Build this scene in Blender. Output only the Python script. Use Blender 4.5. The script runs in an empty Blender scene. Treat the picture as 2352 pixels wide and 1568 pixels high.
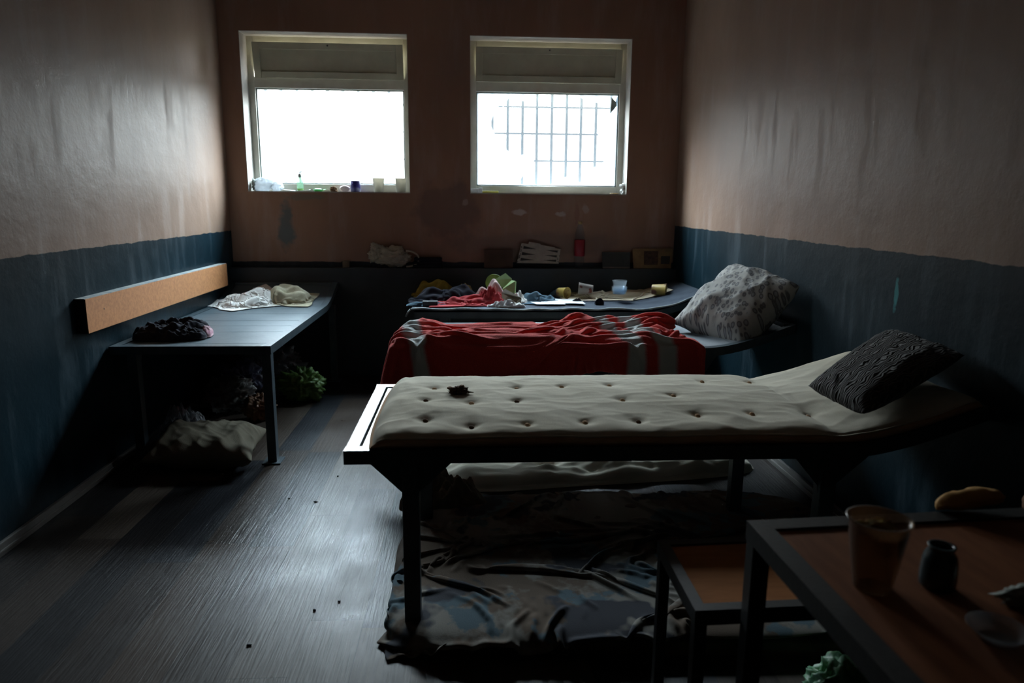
import bpy, bmesh, math, random
import numpy as np
from mathutils import Vector, Matrix, noise as mn

sc = bpy.context.scene
C = sc.collection
# ------------------------------------------------------------ camera
F_PX, PITCH, YAW, ROLL = 1611.09, 0.19645, 0.05992, 0.00843
CAMZ = 1.45
XL, XR, YB = -1.9455, 1.7228, 5.903
cp, sp, cy, sy = math.cos(PITCH), math.sin(PITCH), math.cos(YAW), math.sin(YAW)
fwd = Vector((sy*cp, cy*cp, -sp)); rgt0 = Vector((cy, -sy, 0)); up0 = rgt0.cross(fwd)
rgt = math.cos(ROLL)*rgt0 + math.sin(ROLL)*up0
upv = -math.sin(ROLL)*rgt0 + math.cos(ROLL)*up0
cam_d = bpy.data.cameras.new('camera'); cam = bpy.data.objects.new('camera', cam_d); C.objects.link(cam)
cam_d.sensor_width = 36; cam_d.lens = F_PX/2352*36; cam_d.clip_start = .02
R3 = Matrix((rgt, upv, -fwd)).transposed()
cam.matrix_world = Matrix.Translation((0, 0, CAMZ)) @ R3.to_4x4()
cam_d.dof.use_dof = True; cam_d.dof.focus_distance = 3.3; cam_d.dof.aperture_fstop = 2.6
sc.camera = cam
# ------------------------------------------------------------ sky
w = bpy.data.worlds.new('sky'); sc.world = w; w.use_nodes = True
nt = w.node_tree; bg = nt.nodes['Background']
tc = nt.nodes.new('ShaderNodeTexCoord'); sx = nt.nodes.new('ShaderNodeSeparateXYZ')
rp = nt.nodes.new('ShaderNodeValToRGB')
nt.links.new(tc.outputs['Generated'], sx.inputs[0]); nt.links.new(sx.outputs['Z'], rp.inputs[0])
mr = nt.nodes.new('ShaderNodeMapRange'); mr.inputs[1].default_value = -1; mr.inputs[2].default_value = 1
nt.links.new(sx.outputs['Z'], mr.inputs[0]); nt.links.new(mr.outputs[0], rp.inputs[0])
SKY = [(-1, 1.6, 1, .90, .76), (-.05, 2.4, 1, .90, .76), (.08, 4.0, 1, .92, .80), (.18, 13, 1, .95, .87), (.34, 70, .93, .97, .97), (.6, 125, .80, .93, 1), (1, 130, .80, .93, 1)]   # sine of elevation, brightness, tint: overcast sky over pale ground
els = rp.color_ramp.elements
for k, (zz_, v_, r_, g_, b_) in enumerate(SKY):
    e_ = els[k] if k < 2 else els.new(.999)
    e_.position = (zz_+1)/2; e_.color = (r_*v_/130, g_*v_/130, b_*v_/130, 1)
nt.links.new(rp.outputs[0], bg.inputs['Color']); bg.inputs['Strength'].default_value = 142.0
sc.view_settings.view_transform = 'Standard'; sc.view_settings.look = 'None'
sc.view_settings.gamma = 1; sc.view_settings.exposure = 0.0
try:
    sc.cycles.use_denoising = True; sc.cycles.denoiser = 'OPENIMAGEDENOISE'
    sc.cycles.max_bounces = 10; sc.cycles.diffuse_bounces = 5; sc.cycles.transparent_max_bounces = 16
    sc.cycles.sample_clamp_indirect = 6.0
    sc.cycles.caustics_reflective = False; sc.cycles.caustics_refractive = False
except Exception:
    pass
for i, (x0, x1) in enumerate(((-1.79, -.49), (0.0, 1.30))):   # sky portals over the two openings
    l = bpy.data.lights.new('sky_portal', 'AREA'); l.shape = 'RECTANGLE'
    l.size = (x1-x0)+.1; l.size_y = 1.3; l.cycles.is_portal = True
    o = bpy.data.objects.new('sky_portal', l); C.objects.link(o)
    o.location = ((x0+x1)/2, 6.36, 2.12); o.rotation_euler = (math.radians(-90), 0, 0)

def U(px, py, ax, val):
    """where the line of sight through a photo pixel meets the plane axis=val"""
    d = fwd + (px-1176)/F_PX*rgt - (py-784)/F_PX*upv
    t = (val - (0, 0, CAMZ)[ax])/d[ax]
    return Vector((0, 0, CAMZ)) + t*d

# ------------------------------------------------------------ materials
def nn(t, k, **kw):
    n = t.nodes.new(k)
    for a, b in kw.items():
        setattr(n, a, b)
    return n
def lk(t, a, b): t.links.new(a, b)
def mathn(t, op, a, b=None, clamp=False):
    n = nn(t, 'ShaderNodeMath', operation=op); n.use_clamp = clamp
    for i, v in enumerate((a, b)):
        if v is None: continue
        if isinstance(v, (int, float)): n.inputs[i].default_value = v
        else: lk(t, v, n.inputs[i])
    return n.outputs[0]
def mixc(t, f, a, b, mode='MIX'):
    n = nn(t, 'ShaderNodeMix', data_type='RGBA', blend_type=mode)
    for i, v in ((0, f), (6, a), (7, b)):
        if isinstance(v, (int, float)): n.inputs[i].default_value = v
        elif isinstance(v, tuple): n.inputs[i].default_value = (*v[:3], 1)
        else: lk(t, v, n.inputs[i])
    return n.outputs[2]
def noisen(t, vec, scale, detail=3, rough=.55):
    n = nn(t, 'ShaderNodeTexNoise'); n.inputs['Scale'].default_value = scale
    n.inputs['Detail'].default_value = detail; n.inputs['Roughness'].default_value = rough
    if vec is not None: lk(t, vec, n.inputs['Vector'])
    return n.outputs['Fac']
def ramp(t, f, p0, p1):
    n = nn(t, 'ShaderNodeMapRange'); n.inputs[1].default_value = p0; n.inputs[2].default_value = p1
    lk(t, f, n.inputs[0]); return n.outputs[0]
def newmat(name):
    m = bpy.data.materials.new(name); m.use_nodes = True
    return m, m.node_tree, m.node_tree.nodes['Principled BSDF']
def bump(t, p, h, strength, dist=.01):
    b = nn(t, 'ShaderNodeBump'); b.inputs['Strength'].default_value = strength; b.inputs['Distance'].default_value = dist
    lk(t, h, b.inputs['Height']); lk(t, b.outputs[0], p.inputs['Normal']); return b
def M(name, col, col2=None, rough=.7, scale=8, var=.25, bs=120, bst=.25, bd=.003, metal=0, sheen=0, stretch=(1, 1, 1), spec=.5, lo=.35, hi=.65, sss=0):
    m, t, p = newmat(name)
    tc = nn(t, 'ShaderNodeTexCoord'); mp = nn(t, 'ShaderNodeMapping'); mp.inputs['Scale'].default_value = stretch
    lk(t, tc.outputs['Object'], mp.inputs[0])
    f = ramp(t, noisen(t, mp.outputs[0], scale), lo, hi)
    c2 = col2 or tuple(c*(1-var) for c in col)
    lk(t, mixc(t, f, col, c2), p.inputs['Base Color'])
    p.inputs['Roughness'].default_value = rough; p.inputs['Metallic'].default_value = metal
    p.inputs['Specular IOR Level'].default_value = spec if rough < .88 else .12
    if sheen: p.inputs['Sheen Weight'].default_value = sheen*.3
    if bst: bump(t, p, noisen(t, mp.outputs[0], bs, 4), bst, bd)
    return m
def clear(name, tint=(.9, .95, 1), alpha=.25, rough=.15, body=(.6, .6, .6), ior=1.45, transl=.5):
    """thin see-through plastic or glass: lets most light straight through, with gloss and a faint milky body"""
    m = bpy.data.materials.new(name); m.use_nodes = True; t = m.node_tree; t.nodes.clear()
    out = nn(t, 'ShaderNodeOutputMaterial'); tr = nn(t, 'ShaderNodeBsdfTransparent'); tr.inputs[0].default_value = (*tint, 1)
    df = nn(t, 'ShaderNodeBsdfDiffuse'); tl = nn(t, 'ShaderNodeBsdfTranslucent'); gl = nn(t, 'ShaderNodeBsdfGlossy')
    gl.inputs['Roughness'].default_value = rough
    tc = nn(t, 'ShaderNodeTexCoord'); nz = noisen(t, tc.outputs['Object'], 30)
    bc = mixc(t, nz, body, tuple(c*.7 for c in body)); lk(t, bc, df.inputs[0]); lk(t, bc, tl.inputs[0])
    a = nn(t, 'ShaderNodeMixShader'); a.inputs[0].default_value = transl; lk(t, df.outputs[0], a.inputs[1]); lk(t, tl.outputs[0], a.inputs[2])
    b = nn(t, 'ShaderNodeMixShader'); b.inputs[0].default_value = alpha; lk(t, tr.outputs[0], b.inputs[1]); lk(t, a.outputs[0], b.inputs[2])
    fr = nn(t, 'ShaderNodeLayerWeight'); fr.inputs[0].default_value = .5
    r0 = ((ior-1)/(ior+1))**2
    fz = mathn(t, 'ADD', mathn(t, 'MULTIPLY', mathn(t, 'POWER', fr.outputs['Facing'], 5), 1-r0), r0)
    c = nn(t, 'ShaderNodeMixShader'); lk(t, fz, c.inputs[0]); lk(t, b.outputs[0], c.inputs[1]); lk(t, gl.outputs[0], c.inputs[2])
    lk(t, c.outputs[0], out.inputs[0]); return m

def spot(t, pos, cx, cz, rx, rz, axis, soft=.35, nscale=14, thr=.0):
    """mask 0..1 of a stain with a ragged edge, fixed on the wall at (cx,cz)"""
    s = nn(t, 'ShaderNodeSeparateXYZ'); lk(t, pos, s.inputs[0])
    a = mathn(t, 'DIVIDE', mathn(t, 'SUBTRACT', s.outputs['XY'.index(axis)], cx), rx)
    b = mathn(t, 'DIVIDE', mathn(t, 'SUBTRACT', s.outputs[2], cz), rz)
    d = mathn(t, 'SQRT', mathn(t, 'ADD', mathn(t, 'MULTIPLY', a, a), mathn(t, 'MULTIPLY', b, b)))
    nz = noisen(t, pos, nscale, 4)
    d = mathn(t, 'ADD', d, mathn(t, 'MULTIPLY', mathn(t, 'SUBTRACT', nz, .5), 1.6))
    return ramp(t, d, 1.0+thr, 1.0+thr-soft)

TAN = (.29, .190, .138); TAN2 = (.22, .141, .100); TEAL = (.005, .019, .028)
def wall_mat(name, zline, top, top2, low, stains=(), streak='Y', wav=.006, rough=.5, spec=.35):
    m, t, p = newmat(name)
    g = nn(t, 'ShaderNodeNewGeometry'); pos = g.outputs['Position']
    s = nn(t, 'ShaderNodeSeparateXYZ'); lk(t, pos, s.inputs[0])
    mp = nn(t, 'ShaderNodeMapping'); mp.inputs['Scale'].default_value = (1, 1, .35); lk(t, pos, mp.inputs[0])
    n1 = ramp(t, noisen(t, mp.outputs[0], 2.3, 5), .35, .7)
    mp2 = nn(t, 'ShaderNodeMapping'); mp2.inputs['Scale'].default_value = (1, 1, .18); lk(t, pos, mp2.inputs[0])
    n2 = ramp(t, noisen(t, mp2.outputs[0], 7, 5, .65), .52, .75)
    c = mixc(t, n1, top, top2)
    c = mixc(t, mathn(t, 'MULTIPLY', n2, .22), c, (.52, .47, .46))
    n3 = ramp(t, noisen(t, pos, 1.1, 6), .55, .75)
    c = mixc(t, mathn(t, 'MULTIPLY', n3, .35), c, (.20, .15, .13))
    lowc = mixc(t, n1, low, tuple(x*.7 for x in low))
    lowc = mixc(t, mathn(t, 'MULTIPLY', n2, .25), lowc, (.10, .15, .19))
    wv = mathn(t, 'MULTIPLY', mathn(t, 'SUBTRACT', noisen(t, pos, 9, 3), .5), wav*4)
    z = mathn(t, 'ADD', s.outputs[2], wv)
    f = ramp(t, z, zline-.002, zline+.002)
    c = mixc(t, f, lowc, c)
    for (cx, cz, rx, rz, ax, col, amt, ns) in stains:
        c = mixc(t, mathn(t, 'MULTIPLY', spot(t, pos, cx, cz, rx, rz, ax, nscale=ns), amt), c, col)
    lk(t, c, p.inputs['Base Color'])
    r = nn(t, 'ShaderNodeMapRange'); r.inputs[3].default_value = rough-.1; r.inputs[4].default_value = rough+.12
    lk(t, n2, r.inputs[0]); lk(t, r.outputs[0], p.inputs['Roughness'])
    sp_ = nn(t, 'ShaderNodeMapRange'); sp_.inputs[3].default_value = .12; sp_.inputs[4].default_value = spec; lk(t, f, sp_.inputs[0]); lk(t, sp_.outputs[0], p.inputs['Specular IOR Level'])
    h = mathn(t, 'ADD', noisen(t, pos, 6, 5), mathn(t, 'MULTIPLY', noisen(t, pos, 60, 3), .12))
    bump(t, p, h, .22, .02)
    return m

def floor_mat():
    m, t, p = newmat('vinyl_planks')
    g = nn(t, 'ShaderNodeNewGeometry'); pos = g.outputs['Position']
    s = nn(t, 'ShaderNodeSeparateXYZ'); lk(t, pos, s.inputs[0])
    W, L = .19, 1.15
    col = mathn(t, 'FLOOR', mathn(t, 'DIVIDE', s.outputs[0], W))
    wn = nn(t, 'ShaderNodeTexWhiteNoise', noise_dimensions='1D'); lk(t, col, wn.inputs['W'])
    yy = mathn(t, 'ADD', s.outputs[1], mathn(t, 'MULTIPLY', wn.outputs['Value'], L))
    row = mathn(t, 'FLOOR', mathn(t, 'DIVIDE', yy, L))
    cv = nn(t, 'ShaderNodeCombineXYZ'); lk(t, col, cv.inputs[0]); lk(t, row, cv.inputs[1])
    w2 = nn(t, 'ShaderNodeTexWhiteNoise', noise_dimensions='2D'); lk(t, cv.outputs[0], w2.inputs['Vector'])
    cr = nn(t, 'ShaderNodeValToRGB'); e = cr.color_ramp; e.interpolation = 'CONSTANT'
    cols = [(.020, .019, .020), (.062, .044, .034), (.034, .027, .024), (.082, .066, .054), (.046, .035, .029), (.024, .026, .031)]
    e.elements[0].color = (*cols[0], 1); e.elements[1].position = 1/6; e.elements[1].color = (*cols[1], 1)
    for i in range(2, 6):
        k = e.elements.new(i/6); k.color = (*cols[i], 1)
    lk(t, w2.outputs['Value'], cr.inputs[0])
    mp = nn(t, 'ShaderNodeMapping'); mp.inputs['Scale'].default_value = (1, .045, 1)
    off = nn(t, 'ShaderNodeVectorMath', operation='ADD'); lk(t, pos, off.inputs[0])
    sc_ = nn(t, 'ShaderNodeVectorMath', operation='SCALE'); lk(t, w2.outputs['Color'], sc_.inputs[0]); sc_.inputs['Scale'].default_value = 7
    lk(t, sc_.outputs[0], off.inputs[1]); lk(t, off.outputs[0], mp.inputs[0])
    gr = noisen(t, mp.outputs[0], 95, 5, .65)
    c = mixc(t, ramp(t, gr, .3, .7), cr.outputs[0], (.35, .35, .35), 'MULTIPLY')
    c = mixc(t, .55, cr.outputs[0], c)
    fx = mathn(t, 'FRACT', mathn(t, 'DIVIDE', s.outputs[0], W)); fy = mathn(t, 'FRACT', mathn(t, 'DIVIDE', yy, L))
    seam = mathn(t, 'MAXIMUM', mathn(t, 'LESS_THAN', fx, .012), mathn(t, 'LESS_THAN', fy, .0025))
    c = mixc(t, mathn(t, 'MULTIPLY', seam, .6), c, (.01, .01, .01))
    lk(t, c, p.inputs['Base Color'])
    smear = noisen(t, pos, 3.2, 5, .6)
    r = nn(t, 'ShaderNodeMapRange'); r.inputs[1].default_value = .3; r.inputs[2].default_value = .7
    r.inputs[3].default_value = .27; r.inputs[4].default_value = .42
    lk(t, smear, r.inputs[0]); lk(t, r.outputs[0], p.inputs['Roughness'])
    p.inputs['Specular IOR Level'].default_value = .17
    h = mathn(t, 'SUBTRACT', mathn(t, 'MULTIPLY', gr, .8), mathn(t, 'MULTIPLY', seam, .8))
    h = mathn(t, 'ADD', h, mathn(t, 'MULTIPLY', noisen(t, pos, 5, 3), .6))
    bump(t, p, h, .5, .006)
    return m

m_floor = floor_mat()
m_frame = M('grey_blue_painted_steel', (.060, .085, .100), (.038, .055, .068), rough=.34, scale=9, bs=60, bst=.3, bd=.004)
m_deck = M('worn_blue_board', (.055, .082, .100), (.090, .118, .137), rough=.36, scale=5, bs=35, bst=.25, bd=.004, stretch=(1, 1, 1))
m_deck2 = M('pale_board', (.20, .23, .26), (.26, .28, .30), rough=.45, scale=6, bs=40)
m_black = M('dark_steel', (.022, .024, .025), rough=.5, scale=12, bs=80, bst=.3)
m_pvc = M('old_white_pvc', (.70, .67, .58), (.60, .57, .48), rough=.42, scale=6, bs=30, bst=.1)
m_pvc2 = M('dingy_vent_panel', (.56, .55, .42), (.46, .45, .34), rough=.5, scale=5, bs=30, bst=.1)
m_plast = M('reveal_plaster', (.42, .39, .35), (.34, .31, .27), rough=.8, scale=6)
m_outer = M('outer_reveal_render', (.22, .24, .25), (.18, .20, .21), rough=.9, scale=5)
m_bar = M('weathered_grille_steel', (.12, .135, .15), (.085, .095, .105), rough=.7, scale=20)
m_laminate = M('beech_laminate', (.58, .26, .11), (.46, .20, .085), spec=.25, rough=.6, scale=60, stretch=(.15, 1, 1), bs=200, bst=.08)
m_lamin2 = M('brown_laminate', (.22, .085, .038), (.17, .062, .028), spec=.15, rough=.6, scale=40, stretch=(1, .2, 1), bs=160, bst=.08)
m_ticking = M('grey_beige_ticking', (.68, .64, .53), (.58, .54, .43), rough=.95, scale=3, bs=380, bst=.35, bd=.002, sheen=.2)
m_ticking_side = M('mattress_side', (.62, .42, .27), (.50, .33, .20), rough=.95, scale=6, bs=300, bst=.3)
m_brown = M('burnt_brown_scrap', (.13, .075, .04), (.07, .035, .02), rough=.95, scale=40)
m_white = M('white_cloth', (.80, .79, .76), (.70, .69, .66), rough=.9, scale=6, bs=300, bst=.3, sheen=.2)
m_beige = M('beige_cloth', (.50, .46, .34), (.40, .36, .25), rough=.95, scale=9, bs=160, bst=.6, bd=.004)
m_navy = M('navy_cloth', (.010, .011, .018), (.020, .020, .028), rough=.95, scale=6, bs=250, sheen=.05)
m_pink = M('pink_fleece', (.40, .20, .26), (.55, .42, .44), rough=.95, scale=25, bs=150)
m_red = M('red_fleece', (.42, .045, .05), (.30, .03, .035), rough=.95, scale=8, bs=220, sheen=.3)
m_pinkw = M('pinkish_white_fleece', (.58, .44, .42), (.48, .34, .33), rough=.95, scale=10, bs=200, sheen=.3)
m_yellow = M('mustard_cloth', (.40, .30, .06), (.30, .21, .04), rough=.9, scale=12, bs=200)
m_creamc = M('cream_fleece', (.48, .38, .20), (.36, .27, .13), rough=.95, scale=30, bs=120, bst=.6, bd=.006)
m_blue = M('dusty_blue_cloth', (.13, .21, .27), (.085, .14, .19), rough=.95, scale=12, bs=260, bst=.4)
m_mat = M('blue_grey_mat', (.060, .075, .10), (.04, .05, .068), rough=.9, scale=9, bs=420, bst=.6, bd=.004, sheen=.2)
m_hem = M('cream_hem', (.44, .46, .44), (.25, .30, .33), rough=.9, scale=25)
m_paper = M('white_paper', (.80, .80, .80), (.72, .73, .75), rough=.55, scale=8, bst=.05)
m_greenp = M('green_plastic', (.20, .32, .05), (.15, .26, .04), rough=.45, scale=8, bst=.05)
m_greenl = M('pale_green_plastic', (.24, .38, .14), (.30, .44, .20), rough=.5, scale=8, bst=.05)
m_boxb = M('tan_cardboard', (.22, .17, .11), (.15, .12, .08), rough=.7, scale=20)
m_tanshirt = M('pale_tan_shirt', (.66, .58, .44), (.56, .48, .34), rough=.95, scale=5, bs=260, bst=.3)
m_ycup = M('yellow_cup_card', (.45, .32, .07), (.20, .08, .04), rough=.5, scale=14, lo=.5, hi=.6, bst=.05)
m_cupin = M('cup_inside', (.20, .10, .06), (.10, .05, .03), rough=.6, scale=14)
m_printc = M('printed_white_cup', (.48, .46, .42), (.25, .07, .05), rough=.5, scale=22, lo=.55, hi=.62, bst=.05)
m_clearc = clear('clear_plastic_tub', alpha=.28, body=(.75, .82, .86), rough=.12)
m_bag = clear('thin_white_bag', alpha=.82, body=(.92, .86, .70), rough=.35)
m_bagd = clear('thin_grey_bag', alpha=.5, body=(.30, .31, .33), rough=.4)
m_bagw = clear('cotton_wool', tint=(1, 1, 1), alpha=.96, body=(.80, .83, .86), rough=.5, transl=.55, ior=1.15)
m_baggreen = M('green_bag_film', (.14, .46, .14), (.30, .62, .42), rough=.35, scale=18, bs=60)
m_bagdkgreen = M('dark_green_bag_film', (.12, .24, .05), (.08, .17, .04), rough=.45, scale=18, bs=60)
m_bagblue = M('dark_blue_bag_film', (.05, .06, .12), (.03, .035, .07), rough=.4, scale=14, bs=60)
m_bagbrown = M('brown_bag_film', (.22, .12, .06), (.14, .07, .04), rough=.6, scale=14, bs=60)
m_pump = clear('pump_bottle', tint=(.86, .95, .88), alpha=.20, body=(.25, .32, .27), rough=.08)
m_liquid = M('green_yellow_soap', (.45, .75, .10), (.38, .66, .08), rough=.2, scale=10, bst=0)
m_grey = M('grey_plastic', (.30, .34, .31), (.22, .26, .24), rough=.5, scale=10)
m_green = M('bright_green_plastic', (.08, .42, .12), (.06, .34, .09), rough=.4, scale=10)
m_soap = M('white_soap', (.75, .80, .72), (.66, .70, .62), rough=.5, scale=10)
m_blush = M('pale_pink_ceramic', (.62, .50, .46), (.50, .36, .32), rough=.5, scale=20)
m_mug = M('dark_blue_glaze', (.035, .025, .14), (.02, .015, .09), rough=.3, scale=10, bst=.05)
m_tcup = clear('cloudy_plastic_cup', tint=(.9, .85, .75), alpha=.90, body=(.26, .23, .18), rough=.3, transl=.6)
m_board = M('backgammon_board', (.40, .34, .29), (.33, .27, .23), rough=.6, scale=20, bst=.05)
m_tri = M('backgammon_points', (.035, .03, .03), rough=.6)
m_bookn = M('dark_green_book', (.035, .04, .04), (.025, .03, .03), rough=.6, scale=10)
m_pages = M('book_pages', (.22, .18, .15), rough=.8, scale=30)
m_bookb = M('dark_brown_card', (.085, .045, .03), (.06, .032, .022), rough=.7, scale=10)
m_ocard = M('ochre_card', (.26, .17, .07), (.18, .11, .05), rough=.65, scale=16)
m_dkpic = M('dark_picture', (.04, .02, .015), (.10, .05, .03), rough=.6, scale=30)
m_glassb = clear('clear_bottle', alpha=.07, body=(.5, .45, .40), rough=.08)
m_redl = M('red_label', (.28, .01, .025), (.20, .008, .02), rough=.45, scale=12)
m_cap = M('bottle_cap', (.35, .22, .08), rough=.5)
m_sack = M('olive_grey_sack', (.20, .185, .14), (.15, .135, .10), rough=.95, scale=4, bs=200, bst=.4)
m_jar = M('teal_glazed_jar', (.03, .06, .07), (.02, .035, .04), rough=.25, scale=8, bst=.05)
m_bread = M('golden_crust', (.50, .27, .07), (.42, .23, .07), rough=.8, scale=18, bs=70, bst=.4)
m_breadd = M('dark_crust', (.20, .08, .03), (.14, .05, .02), rough=.8, scale=18, bs=70, bst=.4)
m_brcup = clear('brown_tinted_cup', tint=(.85, .72, .60), alpha=.4, body=(.30, .18, .10), rough=.2)
m_food = M('yellowish_residue', (.42, .33, .10), (.20, .10, .04), rough=.6, scale=30)
m_base = M('pvc_skirting', (.16, .15, .14), (.12, .11, .10), rough=.35, scale=8, bst=.05)
m_ceil = M('ceiling_paint', (.30, .26, .23), rough=.9, scale=3)
m_quilt = None

def leopard():
    m, t, p = newmat('leopard_print_cotton')
    tc = nn(t, 'ShaderNodeTexCoord')
    mp = nn(t, 'ShaderNodeMapping'); mp.inputs['Scale'].default_value = (16, 24, 1); lk(t, tc.outputs['UV'], mp.inputs[0])
    v = nn(t, 'ShaderNodeTexVoronoi', feature='F1'); v.inputs['Scale'].default_value = 1; v.inputs['Randomness'].default_value = .8
    dist = nn(t, 'ShaderNodeTexNoise'); dist.inputs['Scale'].default_value = 2
    lk(t, mp.outputs[0], dist.inputs['Vector'])
    ad = nn(t, 'ShaderNodeMixRGB'); ad.inputs[0].default_value = .12; lk(t, mp.outputs[0], ad.inputs[1]); lk(t, dist.outputs['Color'], ad.inputs[2])
    lk(t, ad.outputs[0], v.inputs['Vector'])
    cr = nn(t, 'ShaderNodeValToRGB'); e = cr.color_ramp
    e.elements[0].position = 0; e.elements[0].color = (.22, .23, .24, 1)
    e.elements[1].position = .24; e.elements[1].color = (.19, .20, .21, 1)
    for pz, cc in ((.32, (.10, .10, .105)), (.42, (.11, .11, .115)), (.50, (.31, .31, .295)), (1, (.35, .35, .325))):
        k = e.elements.new(pz); k.color = (*cc, 1)
    lk(t, v.outputs['Distance'], cr.inputs[0]); lk(t, cr.outputs[0], p.inputs['Base Color'])
    p.inputs['Roughness'].default_value = .9
    bump(t, p, noisen(t, tc.outputs['Object'], 300), .25, .002)
    return m
def quilt():
    m, t, p = newmat('charcoal_quilting')
    tc = nn(t, 'ShaderNodeTexCoord')
    wv = nn(t, 'ShaderNodeTexWave', wave_type='RINGS'); wv.inputs['Scale'].default_value = 11; wv.inputs['Distortion'].default_value = 14
    wv.inputs['Detail'].default_value = 1; wv.inputs['Detail Scale'].default_value = .9
    lk(t, tc.outputs['UV'], wv.inputs['Vector'])
    c = mixc(t, wv.outputs['Fac'], (.030, .031, .032), (.060, .062, .062)); lk(t, c, p.inputs['Base Color'])
    p.inputs['Roughness'].default_value = .85; p.inputs['Sheen Weight'].default_value = .3
    bump(t, p, wv.outputs['Fac'], .9, .012)
    return m
def striped():
    m, t, p = newmat('red_wool_with_pale_bands')
    tc = nn(t, 'ShaderNodeTexCoord'); s = nn(t, 'ShaderNodeSeparateXYZ'); lk(t, tc.outputs['UV'], s.inputs[0])
    nz = noisen(t, tc.outputs['Object'], 260, 4)
    u = mathn(t, 'ADD', s.outputs[0], mathn(t, 'MULTIPLY', mathn(t, 'SUBTRACT', nz, .5), .012))
    u = mathn(t, 'SUBTRACT', u, mathn(t, 'MULTIPLY', s.outputs[1], .055))
    f = None
    for a, b in ((.155, .205), (.735, .785), (.820, .868)):
        k = mathn(t, 'MULTIPLY', ramp(t, u, a, a+.012), ramp(t, u, b+.012, b))
        f = k if f is None else mathn(t, 'MAXIMUM', f, k)
    red = mixc(t, ramp(t, nz, .35, .65), (.56, .062, .050), (.42, .038, .034))
    c = mixc(t, f, red, (.42, .44, .43)); lk(t, c, p.inputs['Base Color'])
    p.inputs['Roughness'].default_value = .95; p.inputs['Specular IOR Level'].default_value = .1; p.inputs['Sheen Weight'].default_value = .08
    bump(t, p, nz, .7, .006)
    return m
def printed():
    m, t, p = newmat('faded_printed_sheet')
    tc = nn(t, 'ShaderNodeTexCoord')
    a = noisen(t, tc.outputs['Object'], 2.6, 5, .6); b = noisen(t, tc.outputs['Object'], 5.5, 5)
    mp = nn(t, 'ShaderNodeMapping'); mp.inputs['Location'].default_value = (3, 7, 1); lk(t, tc.outputs['Object'], mp.inputs[0])
    d = noisen(t, mp.outputs[0], 4, 3)
    c = mixc(t, ramp(t, a, .48, .53), (.25, .235, .21), (.15, .115, .09))
    c = mixc(t, ramp(t, b, .56, .60), c, (.11, .155, .18))
    c = mixc(t, ramp(t, d, .58, .62), c, (.065, .067, .078))
    lk(t, c, p.inputs['Base Color']); p.inputs['Roughness'].default_value = .95; p.inputs['Specular IOR Level'].default_value = .1
    bump(t, p, noisen(t, tc.outputs['Object'], 220), .3, .002)
    return m
m_leo, m_quilt, m_blanket, m_print = leopard(), quilt(), striped(), printed()

# ------------------------------------------------------------ object helpers
def link(name, me, mat, parent=None, smooth=False):
    if mat is not None: me.materials.append(mat)
    if smooth:
        for f in me.polygons: f.use_smooth = True
    o = bpy.data.objects.new(name, me); C.objects.link(o)
    if parent is not None: o.parent = parent
    return o
def frombm(name, bm, mat, parent=None, smooth=False):
    bmesh.ops.recalc_face_normals(bm, faces=bm.faces)
    me = bpy.data.meshes.new(name); bm.to_mesh(me); bm.free()
    return link(name, me, mat, parent, smooth)
def tag(o, label=None, cat=None, group=None, kind=None):
    for k, v in (('label', label), ('category', cat), ('group', group), ('kind', kind)):
        if v: o[k] = v
    return o
def thing(name, label, cat, loc=(0, 0, 0), group=None, rot=0):
    o = bpy.data.objects.new(name, None); C.objects.link(o); o.location = loc; o.rotation_euler = (0, 0, rot)
    o.empty_display_size = .05
    return tag(o, label, cat, group)
def addbox(bm, a, b, bev=0):
    r = bmesh.ops.create_cube(bm, size=1)
    vs = r['verts']
    for v in vs:
        v.co = Vector([a[i] if v.co[i] < 0 else b[i] for i in range(3)])
    if bev:
        es = list({e for v in vs for e in v.link_edges})
        bmesh.ops.bevel(bm, geom=es, offset=bev, segments=2, affect='EDGES', profile=.6)
def box(name, a, b, mat, parent=None, bev=0.0, **k):
    bm = bmesh.new(); addbox(bm, a, b, bev); return frombm(name, bm, mat, parent)
def addslab(bm, pts, t, nrm=None):
    """quad or polygon given by its front corners, thickened by t away from its normal"""
    P = [Vector(p) for p in pts]
    n = nrm or (P[1]-P[0]).cross(P[2]-P[0]).normalized()
    a = [bm.verts.new(p) for p in P]; b = [bm.verts.new(p-n*t) for p in P]
    bm.faces.new(a); bm.faces.new(b[::-1])
    for i in range(len(P)):
        j = (i+1) % len(P); bm.faces.new((a[j], a[i], b[i], b[j]))
def slab(name, pts, t, mat, parent=None, nrm=None):
    bm = bmesh.new(); addslab(bm, pts, t, nrm); return frombm(name, bm, mat, parent)
def lathe(name, prof, mat, parent=None, n=32, mtx=None, closed=False):
    """prof: (r,z) list; both ends at r=0 or an open walled cup whose list returns inside"""
    bm = bmesh.new(); rings = []
    for r, z in prof:
        if r < 1e-6: rings.append([bm.verts.new((0, 0, z))])
        else: rings.append([bm.verts.new((r*math.cos(2*math.pi*i/n), r*math.sin(2*math.pi*i/n), z)) for i in range(n)])
    for A, B in zip(rings[:-1], rings[1:]):
        for i in range(n):
            j = (i+1) % n
            if len(A) == 1 and len(B) == 1: continue
            if len(A) == 1: bm.faces.new((A[0], B[i], B[j]))
            elif len(B) == 1: bm.faces.new((A[i], A[j], B[0]))
            else: bm.faces.new((A[i], A[j], B[j], B[i]))
    if mtx is not None: bm.transform(mtx)
    o = frombm(name, bm, mat, parent, True)
    return o
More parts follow.
